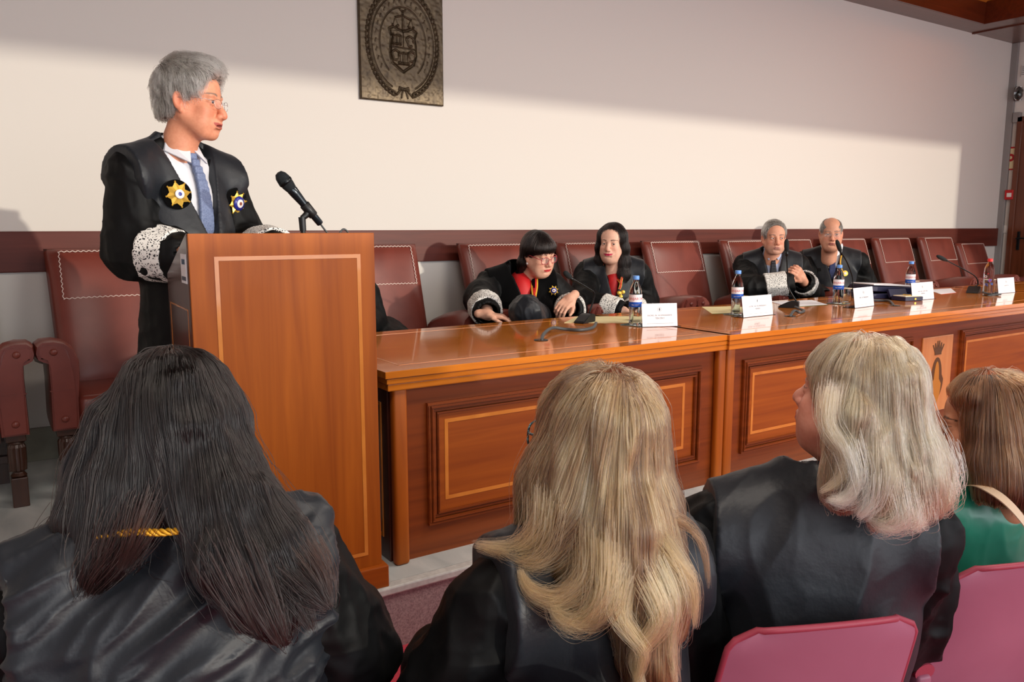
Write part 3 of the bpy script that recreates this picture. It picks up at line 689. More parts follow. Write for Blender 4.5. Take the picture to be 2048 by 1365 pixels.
# ------------------------------------------------------------------ the long table
TF, TBk, TZ = 2.45, 3.43, 0.712
def table_section(x0, x1, panels, label, front=TF, emblem=None):
    t = empty('conference_table', ((x0+x1)/2, 2.51, 0), 0, label, 'table', 'sections of the long judges table'); ox = (x0+x1)/2; oy = 2.51
    def L(bm): bmesh.ops.translate(bm, vec=(-ox, -oy, 0), verts=bm.verts); return bm
    bm = BM()
    bb(bm, (x0-0.04, front, 0.687), (x1, TBk, TZ), 0.002); bb(bm, (x0-0.022, front+0.018, 0.640), (x1, TBk-0.02, 0.690))
    bb(bm, (x0-0.032, front+0.007, 0.6665), (x1, TBk-0.01, 0.6835), 0.0015); bb(bm, (x0-0.026, front+0.013, 0.642), (x1, TBk-0.015, 0.663), 0.002); top = obj('tabletop', L(bm), M_TOP, t)
    bm = BM(); a0, a1, b0, b1, w_ = x0+0.055, x1-0.09, front+0.10, TBk-0.10, 0.007
    for lo, hi in (((a0, b0), (a1, b0+w_)), ((a0, b1-w_), (a1, b1)), ((a0, b0), (a0+w_, b1)), ((a1-w_, b0), (a1, b1))): bb(bm, (lo[0], lo[1], TZ-0.002), (hi[0], hi[1], TZ+0.0006))
    obj('inlay_line', L(bm), M_INLAY, top)
    bm = BM(); bb(bm, (x0+0.01, 2.512, 0.0), (x1-0.005, 2.535, 0.655)); obj('front_board', L(bm), M_WDARK, t)
    bm = BM(); bb(bm, (x0, 2.53, 0), (x0+0.03, 3.3, 0.65), 0.003); obj('side_board', L(bm), M_SIDE, t)
    bm = BM(); bb(bm, (x1-0.03, 2.53, 0), (x1, 3.3, 0.65), 0.003); obj('side_board', L(bm), M_SIDE, t)
    if x0 < 1.5:
        bm = BM(); frame_strip(bm, -0.60, -0.08, 0.08, 0.58, 0.012, 0, 0.004)
        bmesh.ops.transform(bm, matrix=Matrix.Translation((x0-0.003, 2.50, 0)) @ Matrix(((0,1,0,0),(-1,0,0,0),(0,0,1,0),(0,0,0,1))), verts=bm.verts); obj('side_inlay', L(bm), M_INLAY, t)
    for px in ((x0, x0+0.055), (x1-0.05, x1)):
        bm = BM(); bb(bm, (px[0], 2.478, 0.0), (px[1], 2.515, 0.645), 0.012, 3); obj('pilaster', L(bm), M_WOOD, t, smooth=True, auto=40)
    for p0, p1 in panels:
        bm = BM()
        for k, (ins, d_, w_) in enumerate(((0.0, 0.020, 0.012), (0.012, 0.026, 0.010), (0.024, 0.014, 0.012), (0.038, 0.020, 0.008))):
            frame_strip(bm, p0+ins, p1-ins, 0.115+ins, 0.573-ins, w_, 2.515-d_, 2.514)
        bmesh.ops.bevel(bm, geom=[e for e in bm.edges if abs((e.verts[0].co-e.verts[1].co).y) < 1e-5 and (e.verts[0].co-e.verts[1].co).length > 0.3], offset=0.003, segments=2, affect='EDGES')
        pn = obj('panel_moulding', L(bm), M_WDARK, t)
        bm = BM(); bb(bm, (p0+0.045, 2.507, 0.160), (p1-0.045, 2.514, 0.528), 0.002); fld = obj('panel_field', L(bm), M_WOODX, t)
        bm = BM(); frame_strip(bm, p0+0.072, p1-0.10, 0.200, 0.504, 0.014, 2.5055, 2.508); obj('panel_inlay', L(bm), M_INLAY, fld)
    if emblem:
        e0, e1 = emblem; mx = (e0+e1)/2
        bm = BM(); bb(bm, (e0, 2.503, 0.10), (e1, 2.514, 0.557), 0.004); em = obj('emblem_panel', L(bm), M_MAPLE, t)
        def flat(poly, m, name, y=2.5015, th=0.0016):
            bm = BM(); prism(bm, [(mx+a, b) for a, b in poly], y, y+th); obj(name, L(bm), m, em)
        crown = [(-.034,.455),(-.062,.505),(-.052,.508),(-.036,.478),(-.038,.515),(-.028,.518),(-.016,.480),(-.014,.528),(-.004,.53),(0,.484),(.006,.53),(.016,.528),(.018,.480),(.030,.518),(.040,.515),(.038,.478),(.056,.508),(.066,.503),(.036,.455)]
        flat(crown, M_INLAYD, 'crown_mark'); flat([(-.036,.445),(.036,.445),(.036,.458),(-.036,.458)], M_INLAYD, 'crown_band', 2.5005)
        flat([(0.058*math.sin(a)*(1.0 if math.cos(a) > 0 else 1.35), .30+.13*math.cos(a)) for a in np.linspace(0, 2*PI, 28)[:-1]], M_INLAYD, 'figure_mark')
        flat([(0.040*math.sin(a)*(0.7 if math.cos(a) > 0 else 1.35), .275+.13*math.cos(a)) for a in np.linspace(0, 2*PI, 28)[:-1]], M_INLAYP, 'figure_field', 2.5003)
    return t
T1 = table_section(1.164, 2.843, [(1.307, 2.707)], 'near end section of the long wooden table, beside the lectern')
T2 = table_section(2.851, 6.56, [(2.99, 4.43), (4.96, 6.42)], 'long middle section of the wooden table with the crowned emblem panel', 2.437, (4.541, 4.872))
T3 = table_section(6.568, 8.25, [(6.72, 8.10)], 'far end section of the long wooden table under the last chairs')
for t, pts in ((T1, [(1082, 681)]), (T2, [(1580, 633), (1790, 612), (1975, 592)])):
    for p in pts:
        q = atz(*p, TZ); bm = BM(); lathe(bm, [(0.014,0.001),(0.03,0.003),(0.032,0.0),(0.012,-0.002),(0,-0.002)], (q.x-t.location.x, q.y-t.location.y, TZ), 24); obj('cable_grommet', bm, M_BLACKM, t, smooth=True)

# ------------------------------------------------------------------ lectern
RZL = math.radians(-2.0); LW = 0.557; LD = 0.385; LH = 1.179
lec = empty('lectern', (1.061, 2.38, 0), RZL, 'tall wooden lectern with an inlaid front panel, at which the speaker stands', 'lectern')
SL = lambda y: LH-(y-0.02)*0.36       # sloping reading top
bm = BM(); prism(bm, [(0, 0.10), (0, LH), (0.02, LH), (LD, SL(LD)), (LD, 0.10)], -LW, -LW+0.022, Matrix(((0,1,0,0),(1,0,0,0),(0,0,1,0),(0,0,0,1)))); obj('side_panel', bm, M_SIDE, lec)
bm = BM(); prism(bm, [(0, 0.10), (0, LH), (0.02, LH), (LD, SL(LD)), (LD, 0.10)], -0.022, 0, Matrix(((0,1,0,0),(1,0,0,0),(0,0,1,0),(0,0,0,1)))); obj('side_panel', bm, M_SIDE, lec)
bm = BM(); bb(bm, (-LW, -0.006, 0.075), (0, 0.02, LH), 0.002); fp = obj('front_panel', bm, M_WOOD, lec)
bm = BM(); frame_strip(bm, -LW+0.068, -0.048, 0.118, LH-0.066, 0.012, -0.0078, -0.005); obj('front_inlay', bm, M_INLAY, fp)
bm = BM(); bb(bm, (-LW+0.081, -0.0072, 0.131), (-0.061, -0.005, LH-0.079)); obj('front_field', bm, M_WOOD, fp)
bm = BM(); bb(bm, (-LW-0.016, -0.028, 0), (0.016, LD, 0.076), 0.004); obj('plinth', bm, M_WOODX, lec)
bm = BM(); bx(bm, (-LW/2, LD/2+0.01, SL(LD/2)-0.02), (LW-0.05, LD/1.0, 0.02), 0.002, rot=(-math.atan(0.36), 0, 0)); obj('reading_top', bm, M_WDARK, lec)
bm = BM(); frame_strip(bm, 0.05, LD-0.03, 0.16, 0.96, 0.005, 0, 0.001)
bmesh.ops.transform(bm, matrix=Matrix.Translation((-LW-0.001, 0, 0)) @ Matrix(((0,1,0,0),(1,0,0,0),(0,0,1,0),(0,0,0,1))), verts=bm.verts); obj('side_inlay', bm, M_INLAY, lec)
bm = BM(); bb(bm, (-LW-0.002, 0.035, 1.035), (-LW+0.001, 0.115, 1.12)); st = obj('sticker', bm, M_PAPER, lec)
bm = BM(); bb(bm, (-LW-0.0028, 0.05, 1.09), (-LW-0.0015, 0.07, 1.105)); bb(bm, (-LW-0.0028, 0.076, 1.09), (-LW-0.0015, 0.096, 1.105)); obj('blue_mark', bm, mat('sticker_blue', (40, 80, 110)), st)
bm = BM(); [bb(bm, (-LW-0.0028, 0.042+i*0.0055, 1.043), (-LW-0.0015, 0.0445+i*0.0055, 1.055)) for i in range(12)]; obj('grey_mark', bm, M_INK, st)

# ------------------------------------------------------------------ microphone on the lectern
mic = empty('microphone', lec.matrix_basis @ Vector((-0.22, 0.18, 1.12)), 0, 'black handheld microphone in a clip on the wooden lectern', 'microphone')
Ym = 2.56; o3 = mic.location
hp = at(561, 352, Ym)-o3; tp = at(640, 447, Ym)-o3; ax = (tp-hp).normalized(); Mz = ax.to_track_quat('Z', 'Y').to_matrix(); Lm = (tp-hp).length
s_ = Lm/0.20
bm = BM(); lathe(bm, [(0.0155*s_,0.052*s_),(0.0175*s_,0.058*s_),(0.0165*s_,0.075*s_),(0.0135*s_,0.11*s_),(0.0125*s_,0.15*s_),(0.0118*s_,0.200*s_),(0.0095*s_,0.203*s_),(0,0.200*s_)], hp, 28, Mz); obj('mic_body', bm, mat('mic_black', (24, 34, 40), rough=0.22, metal=0.4, coat=0.5), mic, smooth=True, auto=50)
bm = BM(); lathe(bm, [(0,-0.014*s_),(0.012*s_,-0.011*s_),(0.0195*s_,0.0),(0.0225*s_,0.015*s_),(0.0225*s_,0.024*s_),(0.0205*s_,0.040*s_),(0.0175*s_,0.054*s_)], hp, 28, Mz); gr = obj('grille', bm, mat('grille_mesh', (34, 40, 44), rough=0.5, metal=0.5, bump=((900,900,900), 1.0, 0.002, 0)), mic, smooth=True)
bm = BM(); lathe(bm, [(0.0222*s_,0.018*s_),(0.0236*s_,0.020*s_),(0.0236*s_,0.028*s_),(0.0215*s_,0.030*s_)], hp, 28, Mz); obj('grille_ring', bm, M_BLACKM, gr, smooth=True)
bm = BM(); lathe(bm, [(0.0150*s_,0.118*s_),(0.0170*s_,0.12*s_),(0.0160*s_,0.165*s_),(0.0145*s_,0.167*s_)], hp, 24, Mz)
kn = at(604, 437, Ym)-o3; tube(bm, [hp+ax*0.142*s_, (hp+ax*0.15*s_+kn)/2, kn], [0.012, 0.011, 0.009]); obj('clip', bm, M_BLACKP, mic, smooth=True, auto=50)
bm = BM(); b0 = at(606, 462, Ym)-o3; tube(bm, [kn+Vector((0,0,0.004)), b0], [0.0115, 0.0105], 16); tube(bm, [b0, Vector((b0.x, b0.y, 0.0))], 0.008, 12); tube(bm, [Vector((b0.x, b0.y, -0.02)), Vector((b0.x, b0.y, 0.004))], [0.03, 0.026], 20); obj('stand', bm, M_BLACKP, mic, smooth=True, auto=50)
bm = BM(); tube(bm, spline([tp+ax*0.0, at(652, 463, Ym)-o3, at(664, 474, Ym)-o3, at(676, 470, Ym)-o3, at(686, 459, Ym)-o3, at(695, 464, Ym)-o3, at(700, 480, Ym)-o3], 8), 0.0032, 8); obj('cable', bm, M_CABLE, mic, smooth=True)
# ------------------------------------------------------------------ things on the long table
def local_at(o, x, y, Y): return at(x, y, Y)-o.location
def goose(px_base, base_y, heading, neck, head_px, label, w_=0.062, l_=0.115, cable=None, grommet=None):
    b = Vector((*atz(*px_base, TZ).xy, TZ)); e = empty('gooseneck_microphone', b, 0, label, 'microphone', 'gooseneck microphones on the long table')
    R = Matrix.Rotation(heading, 4, 'Z')
    bm = BM(); side = [(0, 0.0), (0, 0.040), (0.035, 0.046), (0.055, 0.040), (l_, 0.010), (l_+0.004, 0.0)]
    prism(bm, [(x-0.045, z) for x, z in side], -w_/2, w_/2, R)
    bmesh.ops.bevel(bm, geom=bm.edges[:], offset=0.004, segments=2, affect='EDGES', clamp_overlap=True); obj('base', bm, M_BLACKP, e)
    bm = BM(); Yb = b.y; root = R @ Vector((-0.028, 0, 0.042))
    pts = [root]+[at(x, y, Yb)-b for x, y in neck]+[at(*head_px[0], Yb)-b]
    tube(bm, spline(pts, 8), 0.0042, 10); obj('gooseneck', bm, M_BLACKM, e, smooth=True)
    h0 = at(*head_px[0], Yb)-b; h1 = at(*head_px[1], Yb)-b; ax = (h1-h0).normalized(); L = (h1-h0).length; M = ax.to_track_quat('Z', 'Y').to_matrix()
    bm = BM(); lathe(bm, [(0.005,-0.03),(0.0085,-0.026),(0.0085,-0.004),(0.006,0.0)], h0, 14, M); obj('capsule_collar', bm, M_BLACKM, e, smooth=True)
    bm = BM(); lathe(bm, [(0.007,0),(0.012,0.005),(0.0145,L*0.4),(0.0135,L*0.75),(0.008,L*0.96),(0,L)], h0, 18, M); obj('windscreen', bm, M_FOAM, e, smooth=True)
    if cable:
        q = [atz(x, y, TZ)-b for x, y in cable]; zz = [0.016, 0.010, 0.008, 0.010, 0.020, 0.014, -0.001]
        bm = BM(); tube(bm, spline([Vector((v.x, v.y, zz[min(i, 6)] if i < len(q)-1 else -0.002)) for i, v in enumerate(q)], 8), 0.0075, 10); obj('cable', bm, M_CABLE, e, smooth=True)
    return e
goose((1172, 645), 0, math.radians(200), [(1189, 590), (1176, 577), (1158, 566)], ((1141, 556), (1128, 544)), 'black gooseneck microphone in front of the person with red glasses', cable=[(1192, 653), (1185, 660), (1160, 664), (1130, 663), (1105, 665), (1088, 674), (1083, 681)])
goose((1582, 616), 0, math.radians(120), [(1577, 575), (1575, 545), (1574, 520)], ((1573.5, 503), (1573, 478)), 'black gooseneck microphone standing upright before the man with clasped hands', cable=[(1590, 620), (1600, 622), (1608, 625), (1600, 629), (1588, 629), (1580, 633)])
goose((1728, 596), 0, math.radians(150), [(1708, 580), (1705, 555), (1694, 525)], ((1681, 503), (1673, 480)), 'black gooseneck microphone before the bald man, half behind a bottle', cable=[(1740, 604), (1750, 604), (1768, 604), (1780, 606), (1788, 612)])
goose((1948, 585), 0, math.radians(200), [(1956, 568), (1950, 553), (1925, 538)], ((1890, 520), (1874, 512)), 'black gooseneck microphone leaning left beside the red-capped bottle', l_=0.16, w_=0.08, cable=[(1965, 589), (1975, 591), (1990, 592), (2000, 592), (1975, 592)])

def make_bottle():
    r = empty('water_bottle'); S = 1.0
    prof = [(0,0.0),(0.024,0.0),(0.0305,0.004),(0.032,0.012),(0.030,0.03),(0.0315,0.045),(0.030,0.062),(0.0315,0.078),(0.0315,0.092),(0.0312,0.150),(0.0305,0.165),(0.024,0.190),(0.015,0.206),(0.013,0.214),(0.013,0.219),(0.0155,0.220),(0.0155,0.223),(0.012,0.224),(0,0.224)]
    bm = BM(); lathe(bm, prof, (0,0,0), 32); obj('bottle_body', bm, M_WATER, r, smooth=True, auto=60)
    bm = BM(); lathe(bm, [(0.0125,0.222),(0.0165,0.222),(0.0168,0.224),(0.0168,0.238),(0.0155,0.241),(0,0.2415)], (0,0,0), 24); cp = obj('cap', bm, M_CAPB, r, smooth=True, auto=40)
    return r
def wrap_text(s, size, R, z, m, parent, name, ang0, flip=False):
    bm = text_bm(s, size, Matrix.Identity(4), 0.0)
    bmesh.ops.subdivide_edges(bm, edges=[e for e in bm.edges if e.calc_length() > size*0.2], cuts=2)
    for v in bm.verts:
        a = ang0+v.co.x/R; zz = v.co.y+z; v.co = Vector((R*math.cos(a), R*math.sin(a), zz))
    return obj(name, bm, m, parent)
def add_label(r, ang0):
    bm = BM(); lathe(bm, [(0.0318,0.112),(0.0325,0.112),(0.0325,0.150),(0.0316,0.150)], (0,0,0), 40); lw = obj('label_band', bm, M_LABELW, r, smooth=True, auto=40)
    bm = BM(); lathe(bm, [(0.0318,0.088),(0.0327,0.088),(0.0327,0.113),(0.0318,0.113)], (0,0,0), 40); lb = obj('label_foot', bm, M_LABELB, r, smooth=True, auto=40)
    wrap_text('LANJARÓN', 0.0175, 0.0329, 0.1235, M_LABELR, lw, 'brand_lettering', ang0)
    wrap_text('Agua mineral', 0.0075, 0.0330, 0.0975, M_LABELW, lb, 'small_lettering', ang0)
BOT = [((1270, 651), 'blue-capped water bottle standing nearest the lectern, beside the first name card'),
       ((1473, 630), 'blue-capped water bottle beside the name card next to the upright microphone'),
       ((1675, 608), 'blue-capped water bottle standing before the chest of the bald man'),
       ((1800, 590), 'blue-capped water bottle standing behind the open navy medal case')]
b0 = make_bottle(); b0.location = (0,0,0)
bots = []
for i, (p, lab) in enumerate(BOT):
    b = b0 if i == 0 else copy_tree(b0)
    q = atz(*p, TZ) if i != 3 else Vector((5.52, 3.17, TZ)); b.location = (q.x, q.y, TZ+(0.005 if i < 3 else 0.0)); bots.append(b); tag(b, lab, 'bottle', 'blue-capped water bottles on the long table')
for b in bots: add_label(b, math.atan2(-b.location.y, -b.location.x))
r = empty('water_bottle', (*atz(1975, 587, TZ).xy, TZ), 0, 'clear water bottle with a red cap and printed rings', 'bottle')
bm = BM(); lathe(bm, [(0,0),(0.028,0),(0.033,0.006),(0.031,0.05),(0.033,0.10),(0.034,0.15),(0.033,0.18),(0.026,0.205),(0.014,0.222),(0.013,0.235),(0,0.235)], (0,0,0), 32); obj('bottle_body', bm, M_WATER, r, smooth=True, auto=60)
bm = BM(); lathe(bm, [(0.0125,0.232),(0.0175,0.232),(0.0175,0.25),(0.016,0.253),(0,0.253)], (0,0,0), 24); obj('cap', bm, M_CAPR, r, smooth=True, auto=40)
for k in range(14):
    a = math.atan2(-r.location.y, -r.location.x)+random.uniform(-1.1, 1.1); z = random.uniform(0.05, 0.165)
    c = Vector((0.0342*math.cos(a), 0.0342*math.sin(a), z)); q = Vector((math.cos(a), math.sin(a), 0)).to_track_quat('Z', 'Y').to_matrix(); s_ = random.uniform(0.005, 0.010)
    bm = BM(); lathe(bm, [(s_*0.55,-0.001),(s_,-0.001),(s_,0.0006),(s_*0.55,0.0006),(s_*0.55,-0.001)], c, 18, q); obj('ring_print', bm, [M_LABELB, M_LABELR, M_LABELW][k % 3], r)
# coasters and glasses
def coaster(x, y, lab):
    e = empty('coaster', (x, y, TZ), 0.2, lab, 'coaster', 'glass coasters under the bottles'); bm = BM(); bb(bm, (-0.055, -0.055, 0.0003), (0.055, 0.055, 0.005), 0.002); obj('glass_plate', bm, M_COASTER, e)
coaster(bots[0].location.x+0.005, bots[0].location.y, 'square glass coaster under the blue-capped bottle nearest the lectern')
coaster(bots[1].location.x+0.005, bots[1].location.y, 'square glass coaster under the bottle beside the second name card')
coaster(bots[2].location.x+0.01, bots[2].location.y, 'square glass coaster under the bottle in front of the bald man')
def make_glass():
    g = empty('tumbler_glass'); bm = BM()
    lathe(bm, [(0,0.003),(0.029,0.003),(0.033,0.010),(0.0365,0.086),(0.0382,0.086),(0.035,0.008),(0.031,0.0),(0,0.0)], (0,0,0), 28); obj('glass_body', bm, M_GLASS, g, smooth=True, auto=50)
    bm = BM(); lathe(bm, [(0,0.0862),(0.040,0.0862),(0.040,0.089),(0,0.0895)], (0,0,0), 24); obj('paper_cover', bm, mat('paper_cover', (222, 206, 178), rough=0.7), g, smooth=True, auto=40)
    return g
g0 = make_glass()
for i, (x, y, lab) in enumerate([(2.85, 3.05, 'covered drinking glass half hidden behind the first name card'), (3.66, 3.10, 'covered drinking glass behind the second name card'),
                                 (4.70, 3.13, 'covered drinking glass beside the bottle in front of the bald man'), (5.74, 3.27, 'covered drinking glass behind the fourth name card'), (6.40, 3.05, 'covered drinking glass beside the red-capped bottle')]):
    g = g0 if i == 0 else copy_tree(g0); g.location = (x, y, TZ+0.0004); tag(g, lab, 'glass', 'covered drinking glasses on the long table')
# name cards
CARDS = [((1285,655),(1355,653),0.112,['EXCMO. SR. VICEPRESIDENTE','TERCERO'],'white name card nearest the lectern, beside the first blue-capped bottle'),
         ((1487,636),(1546,630),0.112,['EXCMO. SR. VICEPRESIDENTE','PRIMERO'],'white name card between the second bottle and the upright microphone'),
         ((1710,617),(1748,612),0.118,['ILMO. SR. PRESIDENTE'],'white name card standing before the navy case and the leaning microphone'),
         ((1825,602),(1868,598),0.115,['ILMA. SRA. SECRETARIA','GENERAL'],'white name card standing just beyond the open medal case'),
         ((1997,588),(2030,585),0.110,['EXCMO. SR.'],'white name card at the far end beside the red-capped bottle')]
for a, b, hh, lines, lab in CARDS:
    A = atz(*a, TZ); B = atz(*b, TZ); c = (A+B)/2; d = B-A; W_ = d.length; rz = math.atan2(d.y, d.x)
    e = empty('name_card', (c.x, c.y, TZ), rz, lab, 'name card', 'name cards on the long table')
    lean = 0.16; R = Matrix.Rotation(-lean, 4, 'X')
    bm = BM(); bx(bm, (0, 0, hh/2+0.002), (W_, 0.0016, hh), rot=None); bmesh.ops.transform(bm, matrix=R, verts=bm.verts); obj('card', bm, M_PAPER, e); cd = e.children[0]
    bm = BM(); bb(bm, (-W_/2-0.015, -0.006, 0.0003), (W_/2+0.015, 0.07, 0.0025)); bx(bm, (0, 0.0022, hh/2+0.003), (W_+0.004, 0.002, hh+0.002), rot=None); vs = bm.verts[8:]; bmesh.ops.transform(bm, matrix=R, verts=vs); obj('acrylic_stand', bm, M_GLASS, e)
    FR = R @ Matrix.Translation((0, -0.0012, 0)) @ Matrix.Rotation(PI/2, 4, 'X')
    bm = BM(); lathe(bm, [(0.0105,0),(0.0112,0),(0.0112,0.0005),(0.0105,0.0005),(0.0105,0)], (0, hh*0.76, 0), 24); prism(bm, [(0,-.009),(.0035,-.002),(.003,.003),(0,.009),(-.003,.003),(-.0035,-.002)], 0, 0.0005, Matrix.Translation((0, hh*0.76, 0)) @ Matrix.Rotation(PI/2, 4, 'X') @ Matrix.Diagonal((1,-1,1,1)))
    bmesh.ops.transform(bm, matrix=FR, verts=bm.verts); obj('round_emblem', bm, M_INK, cd)
    for k, ln in enumerate(lines): obj('lettering', text_bm(ln, min(0.0115, W_*1.35/max(len(ln), 8)), FR @ Matrix.Translation((0, hh*(0.47-0.13*k), 0)), 0.0002), M_INK, cd)
    bm = BM(); bb(bm, (-W_*0.38, hh*0.14, 0), (W_*0.38, hh*0.15, 0.0004)); bmesh.ops.transform(bm, matrix=FR, verts=bm.verts); obj('printed_rule', bm, M_INK, cd)
# papers
def sheet(pts, m, lab, z=0.0004, th=0.0012, m2=None, curl=0.0, group=None):
    c = sum((Vector(p) for p in pts), Vector((0,0)))/len(pts); e = empty('paper_sheet', (c.x, c.y, TZ), 0, lab, 'paper', group)
    bm = BM(); n = 8; p = [Vector(q)-c for q in pts]; g = {}
    for s_ in (0, 1):
        for i in range(n+1):
            for j in range(n+1):
                u, v = i/n, j/n; q = (p[0]*(1-u)+p[1]*u)*(1-v)+(p[3]*(1-u)+p[2]*u)*v
                g[s_,i,j] = bm.verts.new((q.x, q.y, z+s_*th+curl*(max(0, u-0.5)*2)**2*v))
    for i in range(n):
        for j in range(n):
            for s_ in (0, 1):
                q = (g[s_,i,j], g[s_,i+1,j], g[s_,i+1,j+1], g[s_,i,j+1]); bm.faces.new(q if s_ else q[::-1])
    for i in range(n):
        bm.faces.new((g[0,i,0], g[0,i+1,0], g[1,i+1,0], g[1,i,0])); bm.faces.new((g[0,i+1,n], g[0,i,n], g[1,i,n], g[1,i+1,n])); bm.faces.new((g[0,0,i+1], g[0,0,i], g[1,0,i], g[1,0,i+1])); bm.faces.new((g[0,n,i], g[0,n,i+1], g[1,n,i+1], g[1,n,i]))
    obj('sheet', bm, m, e)
    if m2:
        bm = BM(); a, b = p[0], p[1]; dn = (p[0]-p[3]).normalized()*0.004; prism(bm, [(0,0)], 0, 0) if False else None
        vs = [bm.verts.new((v.x, v.y, z+0.0002)) for v in (a+dn, b+dn, b, a)]+[bm.verts.new((v.x, v.y, z+0.0012)) for v in (a+dn, b+dn, b, a)]
        bm.faces.new(vs[:4]); bm.faces.new(vs[4:][::-1]); [bm.faces.new((vs[k], vs[(k+1)%4], vs[4+(k+1)%4], vs[4+k])) for k in range(4)]; obj('coloured_edge', bm, m2, e)
    return e
sheet([(2.47,3.22),(2.80,3.00),(3.02,3.22),(2.70,3.41)], M_PAPERY, 'cream paper under the base of the first gooseneck microphone, behind the first bottle')
sheet([(3.42,3.10),(3.62,3.02),(3.88,3.30),(3.66,3.40)], M_PAPERY, 'cream papers with a green edge between the first and second bottles', m2=M_PAPERG, curl=0.006)
sheet([(4.10,3.10),(4.42,3.06),(4.62,3.32),(4.28,3.38)], M_PAPER, 'white paper with a green edge behind the upright gooseneck microphone', m2=M_PAPERG)
sheet([(5.78,3.08),(6.02,3.10),(6.40,3.34),(6.10,3.36)], M_PAPER, 'white paper with a red edge near the microphone that leans left', m2=M_PAPERR)
# navy presentation cases
e = empty('presentation_case', (5.22, 3.18, TZ), math.radians(-24), 'large navy presentation case with white papers lying on it', 'case')
bm = BM(); bb(bm, (-0.19, -0.12, 0.0005), (0.19, 0.12, 0.036), 0.004); obj('case_base', bm, M_NAVY, e)
bm = BM(); bx(bm, (0.0, 0.0, 0.062), (0.38, 0.24, 0.036), 0.004, rot=(0, 0.05, 0)); obj('case_lid', bm, M_NAVY, e)
e2 = empty('paper_sheet', (5.22, 3.18, TZ+0.086), math.radians(-18), 'white sheet lying on top of the navy presentation case', 'paper'); bm = BM(); bx(bm, (-0.02, 0, 0.004), (0.32, 0.22, 0.006), rot=(0, 0.05, 0)); obj('sheet', bm, M_PAPER, e2)
e = empty('medal_case', (5.13, 2.96, TZ), math.radians(-14), 'small open navy case holding a gold medal on cream satin', 'case')
bm = BM(); bb(bm, (-0.075, -0.06, 0.0005), (0.075, 0.06, 0.028), 0.003); obj('case_base', bm, M_NAVY, e)
bm = BM(); bb(bm, (-0.068, -0.053, 0.026), (0.068, 0.053, 0.033), 0.003); obj('satin_pad', bm, M_CREAMSAT, e)
bm = BM(); bx(bm, (0, 0.085, 0.04), (0.15, 0.02, 0.06), 0.003, rot=(-0.5, 0, 0)); obj('case_lid', bm, M_NAVY, e)
m_ = empty('medal', e.matrix_basis @ Vector((0.01, -0.005, 0.0335)), 0, 'gold medal lying in the small open navy case', 'medal')
bm = BM(); lathe(bm, [(0,0),(0.024,0),(0.024,0.003),(0.018,0.005),(0,0.006)], (0,0,0), 20); bx(bm, (0, 0.03, 0.003), (0.018, 0.016, 0.005), 0.001); obj('medal_disc', bm, M_GOLD, m_, smooth=True, auto=40)
bm = BM(); bb(bm, (0.0, -0.0645, 0.008), (0.014, -0.059, 0.02), 0.001); obj('clasp', bm, M_GOLD, e)
